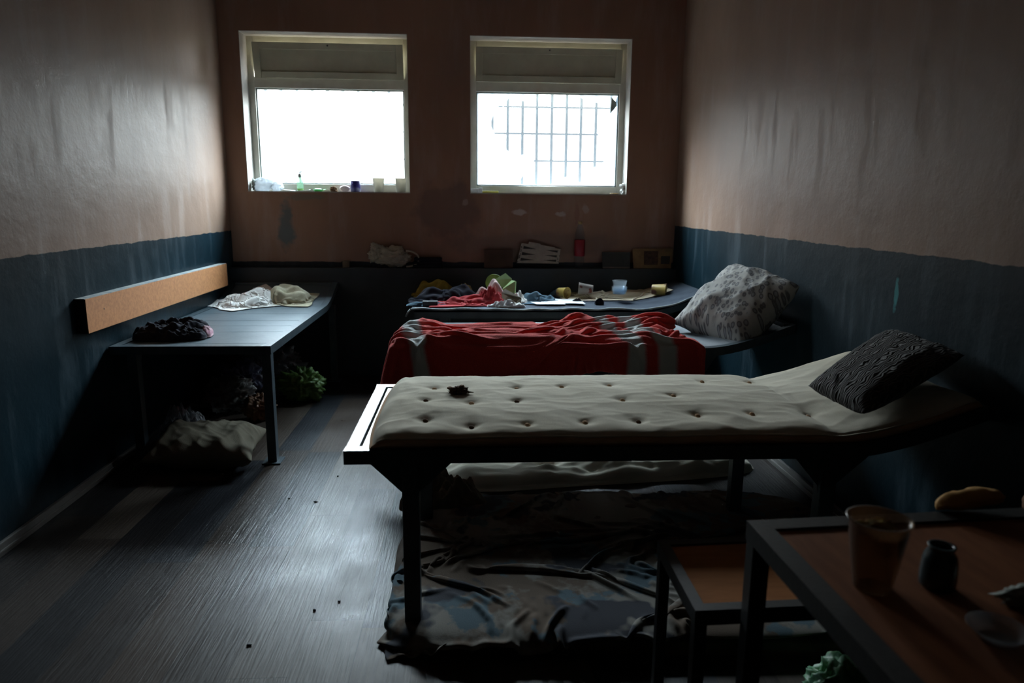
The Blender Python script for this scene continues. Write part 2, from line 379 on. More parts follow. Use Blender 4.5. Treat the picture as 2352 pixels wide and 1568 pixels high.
def addtube(bm, pts, r, n=8):
    P = [Vector(p) for p in pts]; rings = []
    for i, p in enumerate(P):
        d = (P[min(i+1, len(P)-1)]-P[max(i-1, 0)]).normalized()
        a = d.cross(Vector((0, 0, 1)));
        if a.length < .1: a = d.cross(Vector((1, 0, 0)))
        a.normalize(); b = d.cross(a)
        rr = r(i/(len(P)-1)) if callable(r) else r
        rings.append([bm.verts.new(p+rr*(math.cos(2*math.pi*k/n)*a+math.sin(2*math.pi*k/n)*b)) for k in range(n)])
    for A, B in zip(rings[:-1], rings[1:]):
        for k in range(n): bm.faces.new((A[k], A[(k+1) % n], B[(k+1) % n], B[k]))
    bm.faces.new(rings[0][::-1]); bm.faces.new(rings[-1])
def fb(x, y, z=0, o=3):
    return mn.fractal(Vector((x, y, z)), 1.0, 2.0, o)
def ridge(x, y, z=0.0):
    s = 0; a = 1; f = 1; tot = 0
    for i in range(3):
        s += a*(1-abs(mn.noise(Vector((x*f, y*f, z+i*7.3)))*2.2))**2; tot += a; a *= .5; f *= 2.1
    return s/tot
def crease(x, y, z=0.0, sharp=3.2):
    a = 1-min(1, abs(mn.noise(Vector((x, y, z))))*sharp)
    b = 1-min(1, abs(mn.noise(Vector((x*1.9+5, y*1.9, z+4))))*sharp)
    return .68*a*a*(3-2*a)+.32*b*b
def gridmesh(name, P, nu, nv, mat, parent=None, uv=True, closed_bottom=None, smooth=True, thick=0):
    """P[i][j] points, nu x nv; optional thickness through an offset copy"""
    me = bpy.data.meshes.new(name)
    vs = [tuple(P[i][j]) for i in range(nu) for j in range(nv)]
    fs = [(i*nv+j, (i+1)*nv+j, (i+1)*nv+j+1, i*nv+j+1) for i in range(nu-1) for j in range(nv-1)]
    me.from_pydata(vs, [], fs)
    if uv:
        ul = me.uv_layers.new(name='UVMap')
        for l in me.loops:
            v = l.vertex_index; ul.data[l.index].uv = ((v//nv)/(nu-1), (v % nv)/(nv-1))
    me.update()
    o = link(name, me, mat, parent, smooth)
    if thick:
        s = o.modifiers.new('thickness', 'SOLIDIFY'); s.thickness = thick; s.offset = 0
    return o

def heap(name, c, rx, ry, h, mat, rot=0, seed=0, fold=.5, fs=(3, 7), lobes=.18, parent=None, z0=0, zf=None, flat=2.2, n=110, m=34, sag=0, fine=.25, power=2.0, tilt=(0, 0)):
    """crumpled cloth lying on a surface: ragged rounded outline, ridged folds on top, resting on z0 (or surface zf(x,y))"""
    rnd = random.Random(seed); ph = [rnd.uniform(0, 6.28) for _ in range(6)]
    bm = bmesh.new(); cr, sr = math.cos(rot), math.sin(rot)
    def outl(a):
        se = (abs(math.cos(a))**power+abs(math.sin(a))**power)**(-1/power)
        k = 1+lobes*(.5*math.sin(2*a+ph[0])+.45*math.sin(3*a+ph[1])+.35*math.sin(5*a+ph[2])+.25*math.sin(8*a+ph[3])+.15*math.sin(13*a+ph[4]))
        return se*k
    rows = []
    for i in range(m+1):
        s = i/m; s = s**.8
        row = []
        for k in range(n):
            a = 2*math.pi*k/n; r = s*outl(a)
            lx, ly = rx*r*math.cos(a), ry*r*math.sin(a)
            x = c[0]+cr*lx-sr*ly; y = c[1]+sr*lx+cr*ly
            prof = max(0, 1-s**flat)**.6
            wx = lx*fs[0]/max(rx, .05)*.5; wy = ly*fs[1]/max(ry, .05)*.5
            wr = fb(lx*1.6/max(rx, .1)*.5+seed, ly*1.6/max(ry, .1)*.5, 0, 2)*1.1
            f = crease(wx*.62+wr*.8+seed*3.1, wy*.62+wr*.8, seed*1.7)
            f2 = crease(wx*1.5+seed, wy*1.2-wr, seed+9., 4.)
            g = .6+.4*fb(lx*4/max(rx, .1)+seed, ly*4/max(ry, .1), seed, 2)
            hh = h*prof*((1-fold)*g*1.25+fold*(f*.85+fine*f2+.28*fb(wx*.8+seed, wy*.8, 1.3, 2)+.25)) + .004*(1-s)
            hh *= 1+tilt[0]*lx/rx+tilt[1]*ly/ry
            zz = (zf(x, y) if zf else z0)
            row.append(bm.verts.new((x, y, zz+max(hh, 0)+.006*(1 if s < .995 else 0))))
            if i == 0: break
        rows.append(row)
    low = [bm.verts.new((v.co.x, v.co.y, (zf(v.co.x, v.co.y) if zf else z0)+.0005)) for v in rows[-1]]
    for k in range(n): bm.faces.new((rows[0][0], rows[1][k], rows[1][(k+1) % n]))
    for A, B in zip(rows[1:-1], rows[2:]):
        for k in range(n): bm.faces.new((A[k], B[k], B[(k+1) % n], A[(k+1) % n]))
    for k in range(n): bm.faces.new((rows[-1][k], low[k], low[(k+1) % n], rows[-1][(k+1) % n]))
    bm.faces.new(low[::-1])
    return frombm(name, bm, mat, parent, True)

def crumple(name, c, r, mat, seed=0, amp=.35, fr=2.5, parent=None, flatz=None, sub=5, smooth=True):
    """a crumpled bag or ball: facetted by ridged noise; flattened where it rests"""
    bm = bmesh.new(); bmesh.ops.create_icosphere(bm, subdivisions=sub, radius=1)
    for v in bm.verts:
        d = v.co.normalized()
        k = 1+amp*(ridge(d.x*fr+seed, d.y*fr+seed*.7, d.z*fr)-.5)*1.1+amp*.8*fb(d.x*1.4+seed, d.y*1.4, d.z*1.4, 2)
        k += amp*.25*(ridge(d.x*fr*3+seed, d.y*fr*3, d.z*fr*3+seed)-.5)
        v.co = Vector((c[0]+d.x*r[0]*k, c[1]+d.y*r[1]*k, c[2]+d.z*r[2]*k))
        if flatz is not None and v.co.z < flatz: v.co.z = flatz+.0005*(d.z+1)
    return frombm(name, bm, mat, parent, smooth)

def pillow(name, q, thick, mat, seed=0, nrm=None, wr=.25, n=64, dents=(), pinch=.10, parent=None, kx=3, ky=3):
    """soft cushion on four corner points q (A,B,C,D in order), bulging both ways, wrinkles near the seams"""
    A, B, Cc, D = [Vector(p) for p in q]
    N = nrm or (B-A).cross(D-A).normalized()
    ctr = (A+B+Cc+D)/4
    def P(u, v, s):
        p = A*(1-u)*(1-v)+B*u*(1-v)+Cc*u*v+D*(1-u)*v
        ed = (1-(2*u-1)**2)*(1-(2*v-1)**2)
        pull = pinch*((1-(2*u-1)**2)*abs(2*v-1)**3+(1-(2*v-1)**2)*abs(2*u-1)**3)
        p = p+(ctr-p)*pull
        b = (max(0, 1-abs(2*u-1)**2.6)*max(0, 1-abs(2*v-1)**2.6))**.5
        f = crease(u*kx*.8+seed, v*ky*.8+seed*.3, seed, 2.4)-.4
        f2 = crease((u+v)*kx*1.3+seed, (u-v)*1.1+seed, seed+3, 2.8)-.4
        h = thick*b*(1+wr*.8*f*(1.3-b)*2)+thick*wr*.5*f2*b**.5*(1-.5*b)
        for (du, dv, rad, dep) in dents:
            h -= dep*thick*math.exp(-((u-du)**2+(v-dv)**2)/rad**2)*(1 if s > 0 else 0)
        return p+N*h*s
    bm = bmesh.new(); uvl = bm.loops.layers.uv.new('UVMap')
    T = {}
    for s in (1, -1):
        for i in range(n+1):
            for j in range(n+1):
                edge = i in (0, n) or j in (0, n)
                if s == -1 and edge: T[s, i, j] = T[1, i, j]
                else: T[s, i, j] = bm.verts.new(P(i/n, j/n, s))
    for s in (1, -1):
        for i in range(n):
            for j in range(n):
                ix = [(i, j), (i+1, j), (i+1, j+1), (i, j+1)]
                if s < 0: ix = ix[::-1]
                f = bm.faces.new([T[s, a, b] for a, b in ix])
                for l, (a, b) in zip(f.loops, ix): l[uvl].uv = (a/n, b/n)
    return frombm(name, bm, mat, parent, True)

def settle(w, h, nx, ny, comp, floor, seed=0, iters=220, mass_g=.0010, amp=.02, bend=.25, start=None, fr=.65, squeeze=0, noise_s=4.0, box=None, wave=None, reps=2):
    """let a w x h cloth (cell grid nx x ny) squeezed by comp=(cx,cy) buckle into folds and settle on floor(x,y); returns points (nx,ny,3)"""
    rs = np.random.RandomState(seed)
    gx, gy = np.meshgrid(np.linspace(-.5, .5, nx), np.linspace(-.5, .5, ny), indexing='ij')
    dx, dy = w/(nx-1), h/(ny-1)
    p = np.zeros((nx, ny, 3))
    if start is not None: p[...] = start(gx, gy)
    elif squeeze: p[..., 0] = gx*w; p[..., 1] = gy*h
    else: p[..., 0] = gx*w*comp[0]; p[..., 1] = gy*h*comp[1]
    z = np.array([[mn.noise(Vector((gx[i, j]*w*noise_s+seed*3.7, gy[i, j]*h*noise_s+seed, seed*1.3))) for j in range(ny)] for i in range(nx)])
    nx2 = np.array([[mn.noise(Vector((gx[i, j]*w*2.2+seed*9.7, gy[i, j]*h*2.2+7, 3.1))) for j in range(ny)] for i in range(nx)])
    p[..., 2] += floor(p[..., 0], p[..., 1])+np.abs(z)*amp*2+.004
    p[..., 0] += nx2*w*.06; p[..., 1] += np.roll(nx2, ny//3, 1)*h*.06
    if wave is not None: p[..., 2] += wave(p[..., 0], p[..., 1])
    prev = p.copy()
    def con(ax, step, rest, k, off=0):
        if ax == 0: a, b = p[:-step], p[step:]
        elif ax == 1: a, b = p[:, :-step], p[:, step:]
        elif ax == 2: a, b = p[:-1, :-1], p[1:, 1:]
        else: a, b = p[1:, :-1], p[:-1, 1:]
        for c in range(2*step if ax < 2 else 2):
            if ax == 0: sl = np.arange(a.shape[0]) % (2*step) == c; aa, bb = a[sl], b[sl]
            elif ax == 1: sl = np.arange(a.shape[1]) % (2*step) == c; aa, bb = a[:, sl], b[:, sl]
            else: sl = np.arange(a.shape[0]) % 2 == c; aa, bb = a[sl], b[sl]
            d = bb-aa; L = np.sqrt((d*d).sum(-1, keepdims=True))+1e-9
            cc = d*(k*.5*(L-rest)/L)
            if ax == 1: a[:, sl] += cc; b[:, sl] -= cc
            else: a[sl] += cc; b[sl] -= cc
    dg = math.hypot(dx, dy)
    for it in range(iters):
        v = (p-prev)*.94; prev = p.copy(); p = p+v; p[..., 2] -= mass_g
        if it < squeeze:
            fx, fy = comp[0]**(1/squeeze), comp[1]**(1/squeeze)
            p[..., 0] *= fx; p[..., 1] *= fy; prev[..., 0] *= fx; prev[..., 1] *= fy
        for rep in range(reps):
            con(0, 1, dx, .9); con(1, 1, dy, .9); con(2, 1, dg, .5); con(3, 1, dg, .5)
            con(0, 2, 2*dx, bend); con(1, 2, 2*dy, bend)
            fz = floor(p[..., 0], p[..., 1])+.003
            m = p[..., 2] < fz
            p[..., 2] = np.where(m, fz, p[..., 2])
            if box is not None: p, mb = box(p); m = m | mb
            p[..., 0] = np.where(m, p[..., 0]*(1-fr)+prev[..., 0]*fr, p[..., 0]); p[..., 1] = np.where(m, p[..., 1]*(1-fr)+prev[..., 1]*fr, p[..., 1])
    return p
def sheet(name, c, w, h, comp, mat, rot=0, zf=None, z0=0, mound=None, seed=0, cell=.012, parent=None, iters=220, thick=.003, trim=None, **k):
    """a real settled cloth: centre c (x,y), rest size w x h, optional hidden mound(x,y) under it"""
    cr, sr = math.cos(rot), math.sin(rot)
    nx, ny = max(12, int(w/cell)), max(12, int(h/cell))
    fl = (lambda x, y: np.maximum(0, mound(x, y))) if mound else (lambda x, y: x*0)
    p = settle(w, h, nx, ny, comp, fl, seed, iters, **k)
    P = []
    for i in range(nx):
        row = []
        for j in range(ny):
            x = c[0]+cr*p[i, j, 0]-sr*p[i, j, 1]; y = c[1]+sr*p[i, j, 0]+cr*p[i, j, 1]
            row.append(Vector((x, y, p[i, j, 2]+(zf(x, y) if zf else z0))))
        P.append(row)
    o = gridmesh(name, P, nx, ny, mat, parent, thick=thick)
    sb = o.modifiers.new('smooth', 'SUBSURF'); sb.levels = 1; sb.render_levels = 1
    return o
def dome(rx, ry, h, ex=2.0, cx=0, cy=0, rot=0, bumps=.35, seed=1):
    c, s_ = math.cos(rot), math.sin(rot); ra = np.random.RandomState(seed).uniform(-3, 3, 8)
    def f(x, y):
        u = ((x-cx)*c+(y-cy)*s_)/rx; v = (-(x-cx)*s_+(y-cy)*c)/ry
        b = np.sin(3.1*u+ra[0]+1.7*v)*np.sin(2.7*v+ra[1])+.6*np.sin(5.3*u+ra[2]-3.1*v+ra[3])*np.sin(4.9*v+ra[4]+2*u)
        return h*np.maximum(0, 1-(np.abs(u)**ex+np.abs(v)**ex))**.5*(1-bumps+bumps*b)
    return f

# ------------------------------------------------------------ room shell
m_wl = wall_mat('left_wall_paint', 1.2017, TAN, TAN2, TEAL, stains=(), streak='Y', spec=.45)
pk = U(2059, 675, 0, XR)
m_wr = wall_mat('right_wall_paint', 1.2625, TAN, TAN2, TEAL, stains=[(pk.y, pk.z, .020, .075, 'Y', (.05, .22, .24), .9, 20)], rough=.55, spec=.2)
bst = []
for (px, py, rx, rz, col, amt, ns) in ((658, 525, .075, .22, (.07, .13, .15), .75, 9), (1193, 487, .07, .028, (.50, .43, .40), .8, 22), (1288, 492, .05, .025, (.46, .40, .37), .8, 22),
        (1030, 480, .28, .30, (.13, .09, .08), .6, 5), (1345, 480, .03, .04, (.44, .38, .35), .5, 22), (1068, 465, .03, .03, (.44, .38, .35), .5, 22),
        (700, 452, .18, .03, (.16, .20, .17), .5, 15), (1250, 560, .9, .12, (.16, .11, .09), .5, 4), (1325, 495, .02, .10, (.25, .12, .10), .6, 18)):
    P = U(px, py, 1, YB); bst.append((P.x, P.z, rx, rz, 'X', col, amt, ns))
m_wb = wall_mat('window_wall_paint', .952, (.32, .19, .13), (.25, .145, .10), (.035, .048, .06), stains=bst)
ZC = 3.25; YF = -1.3
def st(o): o['kind'] = 'structure'; return o
st(box('floor', (XL-.2, YF-.2, -.1), (XR+.2, YB+.2, 0), m_floor))
st(box('ceiling', (XL-.2, YF-.2, ZC), (XR+.2, YB+.55, ZC+.1), m_ceil))
st(box('wall_left', (XL-.2, YF-.2, 0), (XL, YB, ZC), m_wl))
st(box('wall_right', (XR, YF-.2, 0), (XR+.2, YB, ZC), m_wr))
st(box('wall_front', (XL, YF-.2, 0), (XR, YF, ZC), wall_mat('front_wall_paint', 1.23, TAN, TAN2, TEAL)))
YO = 6.40
OP = [(-1.79, -.49), (0.0, 1.30)]; ZS, ZT = 1.515, 2.735
bm = bmesh.new()
for a, b in (((XL-.2, 0), (XR+.2, ZS)), ((XL-.2, ZT), (XR+.2, ZC)), ((XL-.2, ZS), (OP[0][0], ZT)), ((OP[0][1], ZS), (OP[1][0], ZT)), ((OP[1][1], ZS), (XR+.2, ZT))):
    addbox(bm, (a[0], YB, a[1]), (b[0], YO, b[1]))
wb = st(frombm('wall_back', bm, m_wb))
# plaster reveals lining the openings inside and darker render outside
FY = 6.085
for i, (x0, x1) in enumerate(OP):
    bm = bmesh.new(); t_ = .004
    for (ya, yb) in ((YB+.002, FY),):
        addbox(bm, (x0, ya, ZS), (x0+t_, yb, ZT)); addbox(bm, (x1-t_, ya, ZS), (x1, yb, ZT))
        addbox(bm, (x0, ya, ZT-t_), (x1, yb, ZT)); addbox(bm, (x0, ya-.012, ZS-.004), (x1, yb, ZS+t_))
    st(frombm('trim_%d' % (i+1), bm, m_plast))
    bm = bmesh.new()
    addbox(bm, (x0, FY+.075, ZS), (x0+t_, YO, ZT)); addbox(bm, (x1-t_, FY+.075, ZS), (x1, YO, ZT))
    addbox(bm, (x0, FY+.075, ZT-t_), (x1, YO, ZT)); addbox(bm, (x0, FY+.075, ZS), (x1, YO, ZS+t_))
    st(frombm('trim_%d' % (i+3), bm, m_outer))
# boxed ledge along the foot of the window wall
LY, LZ = 5.795, .91
m_ledge = M('dark_ledge_paint', (.030, .040, .048), (.022, .03, .036), rough=.5, scale=5, bs=30)
st(box('trim_5', (XL, LY, 0), (XR, YB, LZ), m_ledge, bev=.004))
for nme, xa, xb in (('baseboard_left', XL, XL+.018), ('baseboard_right', XR-.018, XR)):
    bm = bmesh.new()
    addbox(bm, (xa, YF, 0), (xb, LY, .058), .004)
    mid = (xa+.010, xb) if xa < 0 else (xa, xb-.010)
    addbox(bm, (mid[0]+(.006 if xa < 0 else -.006), YF, .018), (mid[1]+(.006 if xa < 0 else -.006), LY, .030), .003)
    st(frombm(nme, bm, m_base))

# ------------------------------------------------------------ windows
m_pane = clear('window_glass', tint=(.95, .98, 1), alpha=.03, body=(.6, .65, .7), rough=.05)
m_film = clear('white_window_film', tint=(.97, .99, 1), alpha=.06, body=(.92, .95, .98), rough=.6, transl=.8, ior=1.2)
m_film2 = clear('milky_window_film', tint=(.78, .84, .88), alpha=.55, body=(.45, .48, .52), rough=.6, transl=.8, ior=1.2)
def window(idx, x0, x1, hopper, label=None):
    # mullion positions measured at the frame plane
    fw_ = .052
    root = bpy.data.objects.new('window_%d' % idx, None); C.objects.link(root); root.location = ((x0+x1)/2, FY, ZS); root['kind'] = 'structure'
    inv = Vector(root.location)
    def bx(name, a, b, mat, bev=.004, par=root):
        a = Vector(a)-inv; b = Vector(b)-inv; return box(name, a, b, mat, par, bev)
    bm = bmesh.new()
    gz0, gz1 = 1.582, 2.340; hz0, hz1 = 2.425, 2.690
    for a, b in (((x0, FY, ZS), (x0+fw_, FY+.07, ZT)), ((x1-fw_, FY, ZS), (x1, FY+.07, ZT)), ((x0+fw_, FY, ZS), (x1-fw_, FY+.07, gz0)),
                 ((x0+fw_, FY, gz1), (x1-fw_, FY+.07, hz0)), ((x0+fw_, FY, hz1), (x1-fw_, FY+.07, ZT))):
        addbox(bm, Vector(a)-inv, Vector(b)-inv, .003)
    frombm('window_frame', bm, m_pvc, root)
    gl = bx('pane', (x0+fw_, FY+.035, gz0), (x1-fw_, FY+.040, gz1), m_pane, 0)
    # glazing bead
    bm = bmesh.new(); e = .010
    for a, b in (((x0+fw_, gz0), (x0+fw_+e, gz1)), ((x1-fw_-e, gz0), (x1-fw_, gz1)), ((x0+fw_, gz1-e), (x1-fw_, gz1)), ((x0+fw_, gz0), (x1-fw_, gz0+e))):
        addbox(bm, Vector((a[0], FY+.018, a[1]))-inv, Vector((b[0], FY+.034, b[1]))-inv)
    frombm('glazing_bead', bm, m_grey, root)
    # bottom hung vent sash tipped into the room
    s = bpy.data.objects.new('vent_sash', None); C.objects.link(s); s.parent = root
    s.location = Vector(((x0+x1)/2+(.008 if idx == 1 else 0), FY-.004, hz0-.010))-inv; s.rotation_euler = (hopper, 0, 0)
    hw = (x1-x0)/2-fw_+(-.004 if idx == 1 else .004); hh = hz1-hz0+.004
    bm = bmesh.new()
    for a, b in (((-hw, 0), (-hw+.055, hh)), ((hw-.055, 0), (hw, hh)), ((-hw+.055, 0), (hw-.055, .052)), ((-hw+.055, hh-.052), (hw-.055, hh))):
        addbox(bm, (a[0], -.030, a[1]), (b[0], .004, b[1]), .003)
    frombm('sash_frame', bm, m_pvc2, s)
    box('sash_panel', (-hw+.05, -.016, .048), (hw-.05, .002, hh-.048), m_pvc2, s)
    bm = bmesh.new(); bmesh.ops.create_uvsphere(bm, u_segments=10, v_segments=6, radius=.007)
    bmesh.ops.translate(bm, verts=bm.verts, vec=(0, -.031, hh-.02)); frombm('screw', bm, m_black, s)
    return root, inv
w1, inv1 = window(1, *OP[0], .16)
w2, inv2 = window(2, *OP[1], .07)
# window 1: white film over the whole pane; window 2: film torn open over the middle
box('window_film', Vector((OP[0][0]+.060, FY+.046, 1.59))-inv1, Vector((OP[0][1]-.06, FY+.048, 2.335))-inv1, m_film, w1)
g = lambda px, py: U(px, py, 1, FY+.046)
hole = [(1124, 262), (1138, 250), (1126, 285), (1146, 330), (1180, 358), (1212, 354), (1228, 364), (1222, 378), (1196, 410), (1192, 426), (1266, 426),
        (1284, 410), (1306, 406), (1334, 420), (1344, 388), (1376, 382), (1388, 370), (1372, 300), (1380, 262), (1404, 258), (1420, 240), (1404, 222), (1372, 236), (1345, 234), (1330, 217), (1232, 217), (1222, 236), (1204, 233), (1170, 222), (1156, 246), (1150, 240)]
bm = bmesh.new()
outer = [(OP[1][0]+.058, 1.59), (OP[1][1]-.058, 1.59), (OP[1][1]-.058, 2.335), (OP[1][0]+.058, 2.335)]
ov = [bm.verts.new(Vector((x, FY+.046, z))-inv2) for x, z in outer]
hv = [bm.verts.new(Vector((g(*p).x, FY+.046, min(2.33, max(1.595, g(*p).z))))-inv2) for p in hole]
es = [bm.edges.new((ov[i], ov[(i+1) % 4])) for i in range(4)]+[bm.edges.new((hv[i], hv[(i+1) % len(hv)])) for i in range(len(hv))]
bmesh.ops.triangle_fill(bm, edges=es, use_beauty=True)
fm = frombm('window_film', bm, m_film2, w2)
slab('tape_patch', [Vector((g(*c_).x, FY+.030, g(*c_).z))-inv2 for c_ in ((1401, 262), (1416, 243), (1415, 236), (1404, 224))], .002, m_grey, w2, Vector((0, -1, 0)))
s_ = fm.modifiers.new('thickness', 'SOLIDIFY'); s_.thickness = .0015
# security grille outside the second window, and the same beyond the first
GY = 6.34
for k, (x0, x1) in enumerate(OP):
    t = thing('window_grille', ('steel bar grille outside the right window, showing through torn film' if k else 'steel bar grille outside the left window, veiled by white film'), 'window grille', ((x0+x1)/2, GY, ZS), 'grilles outside the windows')
    inv = Vector(t.location)
    xs = [U(px, 300, 1, GY).x+(x0-OP[1][0]) for px in (1097, 1131, 1166, 1200, 1233, 1267, 1301, 1334, 1368, 1402)]
    for x in xs:
        if x < x0+.03 or x > x1-.03: continue
        box('vertical_bar', Vector((x-.0125, GY-.006, ZS+.01))-inv, Vector((x+.0125, GY+.006, ZT-.01))-inv, m_bar, t)
    for v in (247, 308, 370):
        z = U(1267, v, 1, GY).z
        box('cross_bar', Vector((x0+.006, GY-.012, z-.008))-inv, Vector((x1-.006, GY-.0065, z+.008))-inv, m_bar, t)

# ------------------------------------------------------------ beds
HB = .671
def zrise(l, L, rise=.125, ln=.49):
    s = (l-(L-ln))/ln
    return 0 if s <= 0 else rise*(s*s*(1.6-.6*s))
def bed(label, loc, rot, L, W, deckmat, seams, group, legs, HB=HB):
    """steel bunk: local x runs from foot (0) to head (L), y across (0..W), top of frame at HB"""
    t = thing('bed', label, 'bed', loc, group, rot)
    NS = 24; ls = [0, .045]+[L-.52+.52*i/NS for i in range(NS+1)]
    def rail(y0, y1, name='side_rail'):
        bm = bmesh.new(); prev = None
        for l in ls:
            z = HB+zrise(l, L)
            ring = [bm.verts.new((l, y0, z-.046)), bm.verts.new((l, y1, z-.046)), bm.verts.new((l, y1, z)), bm.verts.new((l, y0, z))]
            if prev:
                for k in range(4): bm.faces.new((prev[k], prev[(k+1) % 4], ring[(k+1) % 4], ring[k]))
            else: bm.faces.new(ring)
            prev = ring
        bm.faces.new(prev[::-1]); return frombm(name, bm, m_frame, t)
    rail(0, .045); rail(W-.045, W)
    box('end_rail', (.0005, .0455, HB-.046), (.045, W-.0455, HB), m_frame, t, .002)
    zz = HB+zrise(L, L)
    box('head_rail', (L-.045, .046, zz-.05), (L-.001, W-.046, zz-.002), m_frame, t)
    # boards
    bm = bmesh.new(); cuts = [.049]+seams+[L-.05]
    for a, b in zip(cuts[:-1], cuts[1:]):
        a += .003; b -= .001
        k = 1 if b < L-.5 else 5
        pr = None
        for i in range(k+1):
            l = a+(b-a)*i/k; z = HB+zrise(l, L)-.004
            ring = [bm.verts.new((l, .049, z-.018)), bm.verts.new((l, W-.049, z-.018)), bm.verts.new((l, W-.049, z)), bm.verts.new((l, .049, z))]
            if pr:
                for q in range(4): bm.faces.new((pr[q], pr[(q+1) % 4], ring[(q+1) % 4], ring[q]))
            else: bm.faces.new(ring)
            pr = ring
        bm.faces.new(pr[::-1])
    frombm('bed_boards', bm, deckmat, t)
    for (lx, ly, gus) in legs:
        z1 = HB-.046
        lg = box('leg', (lx-.027, ly-.025, .008), (lx+.027, ly+.025, z1), m_frame, t, .003)
        box('foot_plate', (lx-.055, ly-.05, 0), (lx+.055, ly+.05, .008), m_frame, lg)
        if gus:
            bm = bmesh.new(); yy = ly-.004
            pts = [(lx-gus[0], z1), (lx-gus[0]+.01, z1-.01), (lx-.029, z1-.105), (lx-.027, z1-.13), (lx+.027, z1-.13), (lx+.029, z1-.105), (lx+gus[1]-.01, z1-.01), (lx+gus[1], z1)]
            addslab(bm, [(x, yy-.004, z) for x, z in pts], .008, Vector((0, -1, 0)))
            frombm('gusset', bm, m_frame, lg)
    return t
gr = 'steel bunks along the walls'
X0 = -.405; LEN = XR-.004-X0
b1 = bed('nearest steel bunk, under the long buttoned grey mattress', (X0, 2.14, 0), 0, LEN, .83, m_deck, [.13, .5, .8, 1.1, 1.4, 1.7], gr,
         [(.208, .03, (.135, .14)), (1.60, .03, (.12, .14)), (.208, .79, None), (1.60, .79, None)])
HB2 = .70; Y2N, Y2F = 3.565, 4.375
b2 = bed('middle steel bunk, half covered by the red blanket', (X0, Y2N, 0), 0, LEN, Y2F-Y2N, m_deck2, [.1, .30, .48, .66, .85, 1.03, 1.22, 1.4, 1.6, 1.8], gr,
         [(.208, .03, (.13, .13)), (1.62, .03, (.1, .1)), (.208, .77, None), (1.60, .77, None)], HB=HB2)
b3 = bed('farthest steel bunk, under the ledge and strewn with clothes', (X0, 4.985, 0), 0, LEN, .80, m_deck, [.3, .6, .9, 1.2, 1.5, 1.8], gr,
         [(.208, .03, None), (1.60, .03, None), (.208, .75, None), (1.60, .75, None)])
b4 = bed('bare steel bunk along the left wall below the wooden board', (-1.085, 3.80, 0), math.pi/2, LY-.004-3.80, .853, m_deck, [.10, .45, .66, .86, 1.15, 1.5], gr,
         [(.03, .029, (.03, .08)), (.03, .74, (.03, .1)), (1.86, .029, None), (1.86, .80, None)])
def zbed(x, y):  # top of the right-hand bunks
    return HB+zrise(x-X0, LEN)
def zbed4(x, y): return HB+zrise(y-3.80, LY-.004-3.80)

